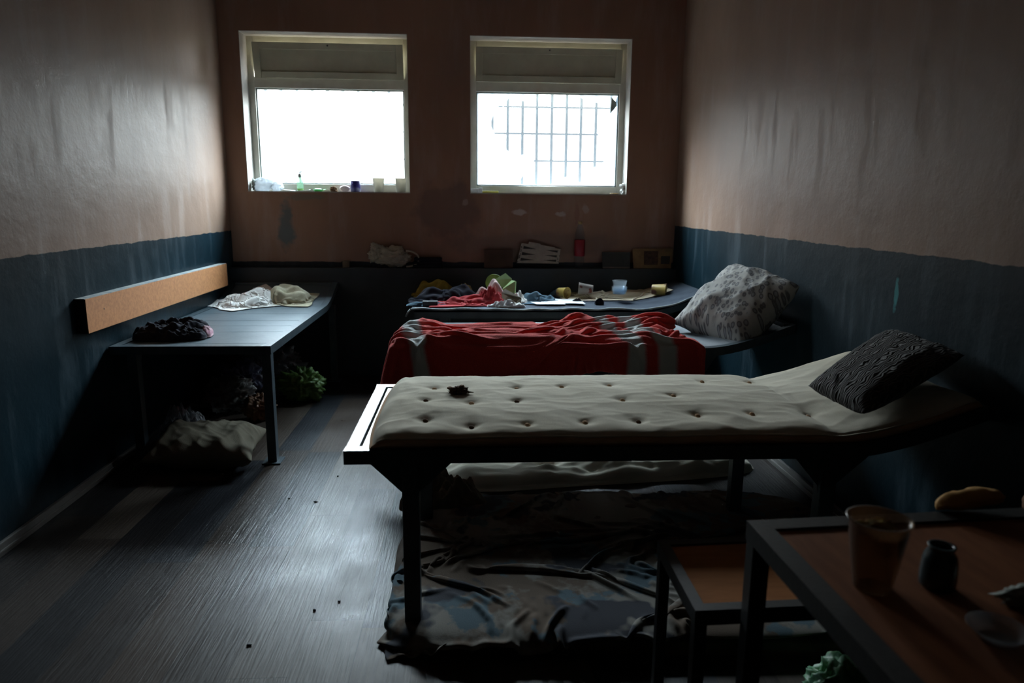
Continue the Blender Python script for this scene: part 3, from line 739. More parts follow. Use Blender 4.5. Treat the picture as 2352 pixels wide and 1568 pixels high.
# ------------------------------------------------------------ buttoned mattress on the near bunk
def mattress(x0, x1, y0, y1, th):
    root = thing('mattress', 'long grey-beige buttoned mattress on the nearest bunk', 'mattress', (x0, y0, HB))
    off = Vector(root.location)
    tufts = [(998, 887), (978, 917), (1083, 921), (1187, 886), (1187, 917), (1083, 969), (1212, 966), (1344, 962), (1467, 958), (1430, 916), (1547, 907), (1603, 946), (1728, 944), (1858, 940), (1613, 871), (1722, 869), (1290, 884), (977, 958), (1060, 890), (1400, 880)]
    TP = [U(px, py, 2, HB+.062) for px, py in tufts]
    nu, nv = 230, 96; L = x1-x0; W = y1-y0
    def top(u, v):
        x = x0+u*L; y = y0+v*W
        eu = min(u*L, (1-u)*L)/.055; ev = min(v, 1-v)*W/.045
        r = 1.0
        if eu < 1: r *= math.sqrt(max(0, 1-(1-eu)**2))
        if ev < 1: r *= .80+.20*math.sqrt(max(0, 1-(1-ev)**2))
        h = .042+.024*(math.sin(math.pi*min(1, max(0, v)))**.6)*min(1, eu*.4)
        h += .006*fb(x*3.1, y*3.3)+.004*(ridge(x*5+.3*fb(x*2, y*2), y*9)-.5)
        if u < .1: h += .006*math.sin(y*26+2*fb(x*9, y*2))*(1-u*10)
        h += .016*math.exp(-((x-1.22)/.05)**2)*-.6
        if x > 1.2: h += .006*math.sin((y*11+x*9))
        for p in TP:
            d2 = (x-p.x)**2+(y-p.y)**2
            if d2 < .03: h -= .009*math.exp(-d2/.0005)+.006*math.exp(-d2/.004)
        return h*r
    def z(x): return zbed(x, 0)
    wob = lambda x: .008*fb(x*2.3, 5.1)
    P = []
    for i in range(nu):
        u = i/(nu-1); row = []
        for j in range(nv):
            v = j/(nv-1)
            x = x0+u*L; y = y0+v*W+wob(x)*(1-v)
            if u < .06: x += .02*(1-u/.06)*(abs(2*v-1)**3)
            row.append(Vector((x, y, z(x)+max(.004, top(u, v))))-off)
        P.append(row)
    gridmesh('mattress_top', P, nu, nv, m_ticking, root)
    # sides: near, far, left, right and bottom in one border
    loop = [P[i][0] for i in range(nu)]+[P[nu-1][j] for j in range(1, nv)]+[P[i][nv-1] for i in range(nu-2, -1, -1)]+[P[0][j] for j in range(nv-2, 0, -1)]
    bm = bmesh.new(); K = 5; rings = []
    c = Vector((L/2, W/2, 0))
    for k in range(K+1):
        s = k/K; ring = []
        for p in loop:
            zb = z(p.x+off.x)-HB+.002
            out = Vector((0, 0, 0)); bul = .010*math.sin(math.pi*s)
            if p.y < .03: out.y = -bul
            elif p.y > W-.03: out.y = bul
            if p.x < .03: out.x = -bul
            ring.append(bm.verts.new(Vector((p.x, p.y, p.z*(1-s)+zb*s))+out))
        rings.append(ring)
    n = len(loop)
    for A, B in zip(rings[:-1], rings[1:]):
        for k in range(n): bm.faces.new((A[k], A[(k+1) % n], B[(k+1) % n], B[k]))
    frombm('mattress_side', bm, m_ticking_side, root, True)
    bm = bmesh.new()
    addtube(bm, [P[i][0]+Vector((0, -.002, .000)) for i in range(2, nu-2, 2)], .003, 6)
    frombm('piping', bm, m_ticking, root, True)
    for p in TP:
        x, y = p.x, p.y
        u, v = (x-x0)/L, (y-y0)/W
        zz = z(x)+top(u, v)
        o = lathe('button', [(0, .006), (.006, .0055), (.009, .003), (.0095, 0), (.006, -.003), (0, -.003)], m_brown if random.Random(int(x*1000)).random() < .3 else m_ticking_side, root, 12)
        o.location = Vector((x, y, zz+.004))-off; o.rotation_euler = (.3, .2, 0)
    return root
mattress(-.335, XR-.02, 2.158, 2.945, .06)
pb = U(1052, 898, 2, HB+.070)
tag(crumple('scrap', (pb.x, pb.y, pb.z+.002), (.042, .030, .016), m_brown, 3, .75, 3.2, flatz=pb.z-.003, sub=4), 'torn brown scrap lying on the left half of the grey buttoned mattress', 'scrap')

# charcoal quilted cushion
q = [U(1856, 886, 2, HB+.145), U(2040, 757, 1, 2.72), U(2216, 816, 0, 1.69), U(1984, 950, 2, HB+.125)]
tag(pillow('cushion', q, .062, m_quilt, 5, wr=.16, pinch=.015, nrm=((q[1]-q[0]).cross(q[3]-q[0]).normalized()*-1), kx=4, ky=4), 'charcoal quilted cushion leaning at the head of the grey mattress', 'cushion')

# leopard pillow on the middle bunk
q = [U(1541, 742, 1, 4.10), U(1690, 609, 0, XR-.05), U(1838, 657, 0, XR-.045), U(1705, 800, 1, 3.60)]
gn = (q[1]-q[0]).cross(q[3]-q[0]).normalized(); gn = gn if gn.z > 0 else -gn
lp = pillow('pillow', q, .135, m_leo, 11, wr=.28, nrm=(gn*.7+Vector((-.3, .1, .75))).normalized(), dents=((.50, .02, .10, .55), (.53, .11, .09, .34), (.57, .20, .08, .20), (.62, .28, .07, .12)), kx=2.4, ky=3.0, n=80)
tag(lp, 'plump leopard-print pillow propped against the right wall', 'pillow')

# red banded blanket on the middle bunk
def blanket():
    w, h = 2.06, 1.10; nx, ny = 180, 96
    def start(gx, gy):
        x = -.72+(gx+.5)*1.97
        far = np.interp(x, [-.9, -.44, -.30, -.10, .12, .35, .50, .62, .80, 1.0, 1.12, 1.25], [4.10, 4.14, 4.17, 4.04, 4.00, 3.97, 4.05, 4.16, 4.22, 4.24, 4.26, 4.14])
        near = np.interp(x, [-.9, -.1, .15, .35, .55, .8, 1.0, 1.25], [3.26, 3.26, 3.28, 3.36, 3.47, 3.49, 3.45, 3.44])
        p = np.zeros(gx.shape+(3,)); p[..., 0] = x+.015*np.sin(gy*20)
        p[..., 1] = far+(near-far)*(gy+.5); p[..., 2] = HB2+.004
        return p
    def wave(x, y):
        ph = (4.2-y)/.17+.35*np.sin(x*2.1+.4)+.22*np.sin(x*4.7+2)
        r_ = .040*np.abs(np.sin(np.pi*ph))**1.3*(.75+.4*np.sin(x*3+1))
        r_ += .045*np.exp(-((x-.62)/.20)**2-((y-4.10)/.12)**2)+.05*np.exp(-((x-1.10)/.13)**2-((y-4.10)/.16)**2)+.02*np.exp(-((x+.28)/.12)**2-((y-4.1)/.12)**2)
        return r_+np.where(x > .85, .02*np.sin(x*17+y*9)*np.sin(y*15-x*6), 0)
    XE = X0-.016
    def bx(p):
        x, y, z = p[..., 0], p[..., 1], p[..., 2]
        top = HB2+.012+np.clip(wave(x, y), 0, .12)*np.clip((x-XE)/.06, 0, 1)*np.clip((y-Y2N)/.06+.25, 0, 1)
        ins = (x > XE) & (y > Y2N-.016) & (z < top)
        dt = (top-z)*.35; dn = y-(Y2N-.016); dl = x-XE
        m1 = ins & (dt <= dn) & (dt <= dl); m2 = ins & ~m1 & (dn <= dl); m3 = ins & ~m1 & ~m2
        q_ = p.copy(); q_[..., 2] = np.where(m1, top, z); q_[..., 1] = np.where(m2, Y2N-.016, y); q_[..., 0] = np.where(m3, XE, x)
        return q_, m1
    p = settle(w, h, nx, ny, (1, 1), lambda x, y: x*0, 17, 110, reps=7, mass_g=.0004, amp=.006, bend=.35, start=start, fr=.985, box=bx, wave=wave, noise_s=5)
    P = [[Vector(p[i, j]) for j in range(ny)] for i in range(nx)]
    o = gridmesh('blanket', P, nx, ny, m_blanket, thick=.007)
    tag(o, 'red wool blanket with pale bands draped over the middle bunk', 'blanket')
    sb = o.modifiers.new('smooth', 'SUBSURF'); sb.levels = 1; sb.render_levels = 1
blanket()

# ------------------------------------------------------------ far bunk: mat and everything on it
def zmat(x, y): return zbed(x, y)+.026
def matmesh():
    nu, nv = 160, 40; x0, x1, y0, y1 = -.425, XR-.006, 4.965, LY-.006
    P = []
    for i in range(nu):
        x = x0+(x1-x0)*i/(nu-1); row = []
        for j in range(nv):
            y = y0+(y1-y0)*j/(nv-1)
            e = .004*fb(x*5, y*5)+.010*math.exp(-((y-y0)/.03)**2)*(.3+.7*ridge(x*3, 2))
            yy = y-.012*math.sin(x*6)*math.exp(-((y-y0)/.06)**2)
            row.append(Vector((x, yy, zbed(x, y)+.016+e)))
        P.append(row)
    root = thing('sleeping_mat', 'dark blue-grey mat with a pale rim on the farthest bunk', 'mat', (x0, y0, HB))
    off = Vector(root.location)
    P2 = [[p-off for p in r] for r in P]
    gridmesh('mat_cover', P2, nu, nv, m_mat, root, thick=.012)
    bm = bmesh.new(); addtube(bm, [P2[i][0]+Vector((0, -.004, .002+.004*math.sin(i*.3))) for i in range(0, nu, 2)]+[P2[nu-1][0]], .007, 7)
    frombm('mat_rim', bm, m_hem, root, True)
    bm = bmesh.new(); addtube(bm, [P2[0][0]+Vector((-.004, -.004, .0)), P2[0][0]+Vector((-.02, -.012, -.02)), P2[0][0]+Vector((-.035, -.014, -.05))], .006, 7)
    frombm('mat_corner', bm, m_hem, root, True)
matmesh()
def B(px, py, dz=.03):  # point on the mat seen at a pixel
    P = U(px, py, 2, HB+dz)
    if P.x > 1.2:
        for _ in range(8): P = U(px, py, 2, zmat(P.x, P.y)+dz-.03+.004)
    return P
def onmat(name, label, cat, px, py, rx, ry, h, mat, **k):
    p = B(px, py); y = min(p.y, LY-.02-ry)
    o = heap(name, (p.x, y), rx, ry, h, mat, zf=zmat, **k); return tag(o, label, cat)
onmat('cloth', 'thin blue-grey cloth spread at the foot of the farthest bunk', 'cloth', 985, 700, .13, .05, .022, m_hem and m_blue, seed=21, fold=.7, lobes=.25)
onmat('clothing_pile', 'tan fleecy cloth behind the dark clothes on the farthest bunk', 'clothes', 1068, 682, .07, .06, .125, m_creamc, seed=15, fold=.5)


onmat('red_cloth', 'small red cloth bunched over the pale pink lining', 'clothes', 1130, 697, .10, .05, .135, m_red, seed=27, fold=.35, fs=(1.6, 2))
p = B(988, 702)
tag(box('small_box', (p.x-.055, p.y-.02, zmat(p.x, 0)+.004), (p.x+.055, p.y+.05, zmat(p.x, 0)+.038), m_black, None, .004), 'flat black box lying at the foot of the farthest bunk', 'box')
def sheetmat(name, label, cat, px, py, w, h, comp, mat, **k):
    p = B(px, py); return tag(sheet(name, (p.x, min(p.y, LY-.02-h*comp[1]*.5)), w, h, comp, mat, zf=zmat, **k), label, cat)
sheetmat('garment', 'pinkish-white fleece garment folded over the red one', 'clothes', 1118, 690, .60, .46, (.52, .48), m_pinkw, mound=dome(.14, .07, .155, 2.2, .02, .02, bumps=.45, seed=3), seed=19, amp=.05, cell=.010, iters=180, rot=-.4, thick=.012, squeeze=80, fr=.3)
sheetmat('red_fleece', 'crumpled red fleece garment near the foot of the farthest bunk', 'clothes', 1080, 697, .82, .46, (.58, .44), m_red, mound=dome(.20, .06, .095, 2.2, .03, -.01, bumps=.4, seed=6), seed=12, amp=.05, cell=.011, iters=180, rot=.05, thick=.012, squeeze=80, fr=.3)
sheetmat('cloth', 'mustard yellow cloth heaped behind the navy clothes on the farthest bunk', 'cloth', 1004, 676, .55, .42, (.55, .45), m_yellow, mound=dome(.15, .08, .155, 2.4, -.01, .02, bumps=.3, seed=9), seed=4, amp=.04, cell=.011, iters=170, squeeze=70, fr=.3, thick=.006)
sheetmat('clothing_pile', 'black-navy clothes heaped at the foot of the farthest bunk', 'clothes', 1010, 690, .70, .44, (.56, .44), m_navy, mound=dome(.18, .08, .115, 2.2, 0, 0, bumps=.3, seed=2), seed=8, amp=.04, cell=.011, iters=170, squeeze=70, fr=.3, thick=.012)
sheetmat('garment', 'dark garment with a grey edge between mustard cloth and red fleece', 'clothes', 1060, 688, .52, .40, (.55, .48), m_navy, mound=dome(.13, .08, .120, 2.2, 0, 0, bumps=.25, seed=11), seed=31, amp=.04, cell=.011, iters=160, squeeze=70, fr=.3, thick=.012)
# green dish and tub
p = B(1137, 672); yy = 5.52
c_ = U(1135, 650, 1, yy)
t = lathe('plate', [(0, .0), (.03, .001), (.05, .006), (.068, .014), (.070, .017), (.066, .018), (.048, .010), (0, .006)], m_greenp, None, 40, Matrix.Translation((c_.x, yy, c_.z)) @ Matrix.Rotation(math.radians(78), 4, 'X'))
tag(t, 'round olive-green dish standing behind the clothes on the farthest bunk', 'dish')
def at(px, py, y): return U(px, py, 1, y)
t = thing('open_box', 'open pale green box leaning behind the red clothes', 'box', at(1160, 668, 5.40))
iv = Vector(t.location)
slab('lid', [at(1134, 643, 5.44)-iv, at(1159, 663, 5.40)-iv, at(1176, 640, 5.42)-iv, at(1161, 627, 5.46)-iv], .010, m_greenl, t)
slab('tray', [at(1153, 664, 5.37)-iv, at(1182, 672, 5.33)-iv, at(1184, 645, 5.36)-iv, at(1175, 643, 5.42)-iv], .030, m_greenl, t)
t = thing('cardboard_box', 'worn tan cardboard box tilted over the white cloth', 'box', at(1175, 682, 5.12)); iv = Vector(t.location)
slab('front', [at(1153, 672, 5.10)-iv, at(1187, 692, 5.08)-iv, at(1198, 684, 5.10)-iv, at(1160, 663, 5.13)-iv], .05, m_boxb, t, nrm=Vector((0, -.5, .86)))
onmat('white_cloth', 'white lacy cloth crumpled beside the cardboard box on the farthest bunk', 'cloth', 1165, 703, .12, .045, .04, m_white, seed=33, fold=.85, fs=(6, 5), lobes=.3)
onmat('white_bag', 'limp white plastic bag behind the cardboard box on the farthest bunk', 'bag', 1193, 692, .05, .10, .075, m_white, seed=35, fold=.7, fs=(4, 4), lobes=.3)
sheetmat('towel', 'dusty blue towel scrunched up in the middle of the farthest bunk', 'towel', 1243, 692, .62, .46, (.46, .40), m_blue, mound=dome(.12, .07, .10, 2, -.02, .01, bumps=.5, seed=7), seed=41, amp=.04, cell=.009, iters=180, thick=.006, squeeze=80, bend=.12, fr=.3)
onmat('sock', 'blue cloth lump right of the scrunched blue towel', 'cloth', 1285, 676, .075, .05, .05, m_blue, seed=44, fold=.4)
for k, (ps, lb) in enumerate((([(1205, 690), (1232, 700), (1300, 700), (1268, 688)], 'bright white paper sheet beside the blue towel'), ([(1240, 697), (1345, 700), (1332, 690), (1262, 688)], 'bright white paper sheet reaching under the tan shirt'))):
    pts = [B(*a) for a in ps]; pts = [Vector((p.x, p.y, HB+.036+.003*k)) for p in pts]
    o = slab('paper_sheet', pts, .0015, m_paper, nrm=Vector((0, 0, 1))); tag(o, lb, 'paper', 'papers on the farthest bunk')
sheetmat('shirt', 'pale tan shirt spread across the right half of the farthest bunk', 'shirt', 1405, 682, 1.02, .52, (.78, .52), m_tanshirt, mound=dome(.36, .10, .045, 3, 0, .02, bumps=.4, seed=8), seed=52, amp=.03, cell=.0105, iters=190, rot=.03, thick=.004, squeeze=80, fr=.3)
onmat('brown_cloth', 'thin brown cloth tucked under the tan shirt near the blue towel', 'cloth', 1320, 680, .14, .07, .03, m_boxb, seed=55, fold=.6)
onmat('sock', 'balled dark sock at the front edge of the tan shirt', 'sock', 1377, 697, .035, .025, .040, m_navy, seed=57, fold=.4)
onmat('sock', 'flat dark sock beside the white paper on the farthest bunk', 'sock', 1325, 694, .04, .022, .030, m_navy, seed=58, fold=.4)
def cup(name, label, cat, r0, r1, h, mat, mtx, inner=None, n=28, rim=.003, wall=.0015, group=None):
    t = thing(name, label, cat, mtx.translation, group); t.rotation_mode = 'QUATERNION'; t.rotation_quaternion = mtx.to_quaternion()
    lathe('cup_body', [(0, 0), (r0, 0), (r0+.001, .002), (r1, h-.004), (r1+rim, h-.003), (r1+rim, h), (r1-wall, h), (r0-wall, .004), (0, .004)], mat, t, n)
    if inner: lathe('cup_contents', [(0, .006), (r0-wall-.001, .006), (r0+(r1-r0)*.3-wall-.001, h*.3), (0, h*.3+.002)], inner, t, n)
    return t
def lay(p, yaw, pitch=90):  # a cup on its side, mouth pointing along yaw
    return Matrix.Translation(p) @ Matrix.Rotation(math.radians(yaw), 4, 'Z') @ Matrix.Rotation(math.radians(pitch), 4, 'Y')
p = B(1290, 668); cup('paper_cup', 'yellow paper cup on its side behind the blue towel, dark mouth forward', 'cup', .032, .043, .09, m_ycup, lay((p.x-.085, 5.50, HB+.082), -50), m_cupin)
p = B(1345, 668); cup('paper_cup', 'white printed paper cup lying behind the tan shirt', 'cup', .034, .047, .115, m_printc, lay((p.x-.02, 5.50, HB+.10), 172, 86))
p = B(1512, 668); cup('paper_cup', 'yellow labelled cup lying at the right end of the tan shirt', 'cup', .038, .048, .11, m_ycup, lay((p.x-.095, 5.42, HB+.112), -22, 90), m_cupin)
p = B(1418, 672)
t = thing('plastic_tub', 'stack of clear plastic tubs standing on the tan shirt', 'tub', (p.x-.09, 5.36, HB+.085))
for k in range(3):
    lathe('tub', [(0, 0), (.050, 0), (.058, .028), (.061, .030), (.061, .033), (.056, .033), (.049, .003), (0, .003)], m_clearc, t, 36).location = (0, 0, .012*k)
lathe('tub_top', [(0, .004), (.046, .004), (.055, .052), (.058, .056), (.058, .060), (.050, .062), (0, .060)], m_clearc, t, 36).location = (0, 0, .045)

# ------------------------------------------------------------ ledge things
def onledge(px, y=5.85): P = U(px, 612, 2, LZ); return P.x*(y/ P.y)
x_ = onledge(795); cup('cup', 'small tan cup standing alone on the left of the ledge', 'cup', .026, .030, .055, m_boxb, Matrix.Translation((x_, 5.845, LZ)))
pa = at(860, 585, 5.84); pb_ = at(950, 585, 5.84)
t = thing('plastic_bag', 'crumpled translucent white carrier bag on the ledge', 'bag', ((pa.x+pb_.x)/2, 5.835, LZ)); iv = Vector(t.location)
crumple('bag_body', (-.02, 0, .090), (.155, .05, .080), m_bag, 7, .35, 2.4, t, flatz=.001)
crumple('bag_bunch', (-.14, -.005, .120), (.065, .042, .075), m_bag, 9, .5, 3.0, t, flatz=.001)
bm = bmesh.new(); hp = [Vector((.10+.105*math.sin(a), -.02, .075+.065*math.cos(a))) for a in [math.pi*k/14 for k in range(15)]]
addtube(bm, hp, .008, 6); frombm('bag_handle', bm, m_bag, t, True)
xa = onledge(983)
t = thing('folded_cloth', 'folded navy cloth on the ledge beside the white bag', 'cloth', (xa, 5.845, LZ))
for k in range(3):
    bm = bmesh.new(); addbox(bm, (-.125+.006*k, -.040, .001+.028*k), (.125-.004*k, .040, .030+.028*k), .012); frombm('fold', bm, m_navy, t, True)
def leaning(name, label, cat, px, y=5.872, t=.02, mat=None, **k):
    pts = [at(*px[0], y-.02), at(*px[1], y-.02), at(*px[2], y), at(*px[3], y)]
    return pts
# brown card box
pts = [at(1112, 616, 5.83), at(1178, 617, 5.83), at(1178, 574, 5.86), at(1112, 573, 5.86)]
for p in pts[:2]: p.z = max(p.z, LZ+.001)
tag(slab('card_box', pts, .03, m_bookb), 'dark brown cardboard panel leaning on the wall left of the board game', 'box')
# backgammon board
t = thing('backgammon_board', 'pale backgammon board leaning on the wall between the windows', 'game board', (at(1237, 604, 5.83).x, 5.83, LZ)); iv = Vector(t.location)
A, Bq, Cq, D = [at(*p, y)-iv for p, y in (((1187, 603), 5.83), ((1283, 605), 5.83), ((1288, 572), 5.86), ((1198, 558), 5.86))]
slab('board', [A, Bq, Cq, D], .022, m_board, t)
ndir = (Bq-A).cross(D-A).normalized()
def bl(u, v): return A*(1-u)*(1-v)+Bq*u*(1-v)+Cq*u*v+D*(1-u)*v+ndir*.0012
for v in (.18, .48, .80):
    slab('point', [bl(.07, v-.075), bl(.40, v-.01), bl(.07, v+.075)], .001, m_tri, t, ndir)
    slab('point', [bl(.93, v-.075), bl(.93, v+.075), bl(.62, v+.01)], .001, m_tri, t, ndir)
m_dots = M('dotted_edge', (.40, .34, .29), (.05, .04, .04), rough=.6, scale=70, lo=.52, hi=.55, bst=0)
for ua, ub in ((.005, .045), (.955, .995)):
    slab('dotted_edge', [bl(ua, .02), bl(ub, .02), bl(ub, .97), bl(ua, .97)], .001, m_dots, t, ndir)
slab('flap', [bl(.17, .985), bl(.48, .985), bl(.47, 1.13), bl(.18, 1.13)], .012, m_board, t)
slab('top_strip', [bl(.45, .99), bl(.86, .99), bl(.85, 1.06), bl(.45, 1.06)], .012, m_board, t)
# bottle
t = thing('bottle', 'tall clear plastic bottle with a red label on the ledge', 'bottle', (at(1330, 610, 5.845).x, 5.845, LZ))
lathe('bottle_body', [(0, 0), (.036, 0), (.042, .008), (.041, .10), (.043, .13), (.043, .235), (.038, .255), (.040, .27), (.034, .31), (.020, .352), (.016, .362), (.016, .372)], m_glassb, t, 32)
lathe('bottle_label', [(.0425, .10), (.0438, .101), (.0438, .235), (.0425, .236)], m_redl, t, 32)
lathe('bottle_cap', [(0, .362), (.0175, .362), (.0175, .384), (.016, .386), (0, .386)], m_cap, t, 20)
# dark book and cards
t = thing('book', 'dark closed book leaning on the wall right of the bottle', 'book', (at(1415, 612, 5.84).x, 5.84, LZ)); iv = Vector(t.location)
f4 = [at(*p, y)-iv for p, y in (((1384, 616), 5.825), ((1447, 616), 5.825), ((1448, 579), 5.86), ((1383, 579), 5.86))]
for p in f4[:2]: p.z = .001
slab('book_cover', f4, .006, m_bookn, t)
nd = (f4[1]-f4[0]).cross(f4[3]-f4[0]).normalized()
slab('book_pages', [p-nd*.0065+(sum(f4, Vector())/4-p)*.05 for p in f4], .016, m_pages, t, nd)
slab('book_edge', [f4[0]+nd*.001, f4[1]+nd*.001, f4[1]+nd*.001+Vector((0, 0, .012)), f4[0]+nd*.001+Vector((0, 0, .012))], .001, m_pages, t, nd)
t = thing('picture_card', 'ochre card with dark pictures leaning at the right end of the ledge', 'card', (at(1500, 612, 5.84).x, 5.84, LZ)); iv = Vector(t.location)
f4 = [at(*p, y)-iv for p, y in (((1455, 617), 5.83), ((1541, 618), 5.83), ((1545, 571), 5.865), ((1453, 571), 5.865))]
for p in f4[:2]: p.z = .001
slab('card', f4, .012, m_ocard, t)
nd = (f4[1]-f4[0]).cross(f4[3]-f4[0]).normalized()
def b2_(u, v): return f4[0]*(1-u)*(1-v)+f4[1]*u*(1-v)+f4[2]*u*v+f4[3]*(1-u)*v+nd*.0012
slab('picture', [b2_(.28, .18), b2_(.64, .18), b2_(.64, .88), b2_(.28, .88)], .001, m_dkpic, t, nd)
slab('picture', [b2_(.72, .22), b2_(.95, .22), b2_(.95, .62), b2_(.72, .62)], .001, m_tri, t, nd)

# ------------------------------------------------------------ window sills
SY = 5.985; SZ = ZS+.0045
def sx_(px, y=SY): return at(px, 440, y).x
t = thing('cotton_wool_bag', 'white bag of cotton wool in the left corner of the sill', 'bag', (sx_(612), SY, SZ))
crumple('bag_body', (-.02, 0, .055), (.085, .055, .062), m_bagw, 71, .3, 2.2, t, flatz=.0005, sub=4)
crumple('bag_tail', (.085, -.005, .035), (.055, .04, .038), m_bagw, 73, .3, 2.2, t, flatz=.0005, sub=4)
crumple('bag_neck', (-.088, -.005, .05), (.022, .03, .045), m_grey, 75, .6, 3, t, flatz=.0005, sub=4)
xx = sx_(690)
t = thing('pump_bottle', 'clear pump bottle with a little yellow-green soap on the sill', 'bottle', (xx, SY+.005, SZ+.004)); t.scale = (1.05, 1.05, 1.22)
lathe('bottle_body', [(0, 0), (.022, 0), (.026, .004), (.026, .062), (.022, .072), (.012, .082), (.010, .088), (.009, .088), (.011, .081), (.021, .070), (.024, .06), (.024, .005), (0, .003)], m_pump, t, 28)
lathe('liquid_soap', [(0, .0035), (.0235, .0035), (.0235, .016), (0, .016)], m_liquid, t, 24)
lathe('pump_collar', [(0, .088), (.012, .088), (.0135, .092), (.0135, .108), (.011, .111), (.004, .112), (.004, .122), (0, .122)], m_grey, t, 20)
bm = bmesh.new(); addtube(bm, [(-.016, 0, .130), (-.010, 0, .123), (0, 0, .121), (.010, 0, .123), (.014, 0, .131)], .0028, 6); addtube(bm, [(0, 0, .086), (.002, 0, .05), (.004, 0, .006)], .0025, 6)
frombm('pump_head', bm, m_grey, t, True)
for px, wd, ro, lb in ((664, .10, .1, 'white folded paper between the cotton wool and the pump bottle'), (702, .075, -.12, 'white folded paper right of the pump bottle')):
    xx = sx_(px); r_ = Matrix.Rotation(ro, 3, 'Y')
    pts = [Vector((xx, SY-.012, SZ+.010))+r_ @ Vector(v) for v in ((-wd/2, -.03, 0), (wd/2, -.03, .001), (wd/2, .03, .002), (-wd/2, .03, 0))]
    tag(slab('paper', pts, .003, m_paper, nrm=Vector((0, 0, 1))), lb, 'paper', 'papers on the left sill')
xx = sx_(731)
t = thing('soap_dish', 'green soap dish holding a white bar of soap on the sill', 'soap dish', (xx, SY, SZ))
lathe('dish', [(0, 0), (.030, 0), (.040, .016), (.043, .018), (.039, .018), (.029, .004), (0, .004)], m_green, t, 28)
bm = bmesh.new(); addbox(bm, (-.028, -.018, .005), (.024, .018, .024), .008); frombm('soap', bm, m_soap, t, True)
bm = bmesh.new(); addslab(bm, [(.036, -.012, .010), (.058, -.012, .018), (.058, .012, .022), (.036, .012, .014)], .003, Vector((-.3, 0, .9))); frombm('handle', bm, m_green, t)
xx = sx_(766); tag(crumple('paper_scrap', (xx, SY, SZ+.020), (.028, .02, .022), m_brown, 78, .8, 3.4, flatz=SZ, sub=4), 'crumpled brown scrap between green soap dish and pink soap box', 'scrap')
xx = sx_(792); t = lathe('oval_dish', [(0, -.012), (.030, -.011), (.040, -.005), (.042, 0), (.040, .005), (.030, .010), (0, .011)], m_blush, None, 32, Matrix.Translation((xx, SY, SZ+.026)) @ Matrix.Rotation(math.radians(80), 4, 'X') @ Matrix.Diagonal((1, .62, 1, 1)))
tag(t, 'pale pink oval soap dish standing on edge left of the mug', 'soap dish')
xx = sx_(817)
t = thing('mug', 'dark blue mug on the sill of the left window', 'mug', (xx, SY, SZ))
lathe('mug_body', [(0, 0), (.036, 0), (.040, .004), (.040, .088), (.0385, .090), (.037, .088), (.036, .008), (0, .006)], m_mug, t, 36)
bm = bmesh.new(); addtube(bm, [Vector((-.012-.004, -.039, .072)), (-.02, -.058, .070), (-.022, -.066, .050), (-.02, -.058, .028), (-.016, -.038, .024)], .005, 8); frombm('handle', bm, m_mug, t, True)
for px, lb in ((870, 'cloudy plastic cup right of the dark blue mug'), (921, 'cloudy plastic cup at the right end of the left sill')):
    xx = sx_(px); cup('plastic_cup', lb, 'cup', .037, .048, .112, m_tcup, Matrix.Translation((xx, SY, SZ)) @ Matrix.Rotation(.03 if px > 900 else 0, 4, 'Y'), None, group='plastic cups on the left sill')
xx = sx_(1094); t = thing('small_carton', 'small white carton at the left end of the right sill', 'box', (xx, SY-.01, SZ))
box('carton_body', (-.048, -.02, 0), (.020, .02, .036), m_paper, t, .002); box('carton_end', (.0205, -.022, 0), (.050, .022, .041), m_paper, t, .002)
xx = sx_(1126); tag(box('yellow_box', (xx-.068, SY-.03, SZ), (xx+.068, SY+.0, SZ+.018), M('yellow_card', (.55, .50, .10), rough=.5), None, .003), 'flat yellow box beside the white carton on the right sill', 'box')
xx = sx_(1430, SY-.01); t = thing('tissue', 'crumpled white tissue in the right corner of the right sill', 'tissue', (xx, SY-.02, SZ))
crumple('tissue_top', (0, 0, .066), (.030, .022, .022), m_white, 81, .7, 3, t, sub=4); crumple('tissue_base', (.004, 0, .026), (.022, .02, .028), m_white, 83, .6, 3, t, flatz=.0005, sub=4)
xx = sx_(1412); bm = bmesh.new(); addtube(bm, [(xx-.045, SY-.03, SZ+.005), (xx+.03, SY-.02, SZ+.005)], .0045, 8)
tag(frombm('pen', bm, m_cap, None, True), 'brass-coloured pen lying left of the white tissue', 'pen')

# ------------------------------------------------------------ left wall board and left bunk things
t = thing('wall_board', 'long beech-coloured board fixed along the left wall above the bunk', 'board', (XL, 3.54, .79))
box('board_core', (0, 0, 0), (.048, 2.05, .170), m_black, t, .001)
box('board_face', (.0482, .002, .001), (.052, 2.048, .171), m_laminate, t)
box('board_top', (.000, .0, .1705), (.048, 2.05, .1745), m_hem, t)
o = lathe('screw', [(0, 0), (.004, 0), (.003, .0015), (0, .002)], m_black, t, 10, Matrix.Translation((.052, .17, .10)) @ Matrix.Rotation(math.radians(90), 4, 'Y'))
def L4(px, py, dz=0):
    P = U(px, py, 2, HB+dz)
    if P.y > 5.3:
        for _ in range(6): P = U(px, py, 2, zbed4(P.x, min(P.y, 5.5))+dz)
    return P
t = thing('folded_trousers', 'dark folded trousers with a pink lining at the foot of the left bunk', 'clothes', (-1.72, 4.10, HB))
heap('trousers', (-.005, .0), .20, .15, .095, m_navy, z0=.001, seed=91, fold=.45, fs=(3, 4), lobes=.06, power=3.2, flat=4.5, parent=t, rot=.05)
heap('trouser_leg', (.09, -.07), .12, .08, .058, m_navy, z0=.001, seed=93, fold=.3, fs=(2, 4), lobes=.05, power=3.2, flat=4.5, parent=t, rot=.3)
heap('pink_lining', (.15, .05), .060, .11, .066, m_pink, z0=.001, seed=95, fold=.5, fs=(3, 4), lobes=.1, power=2.6, parent=t, rot=.3)
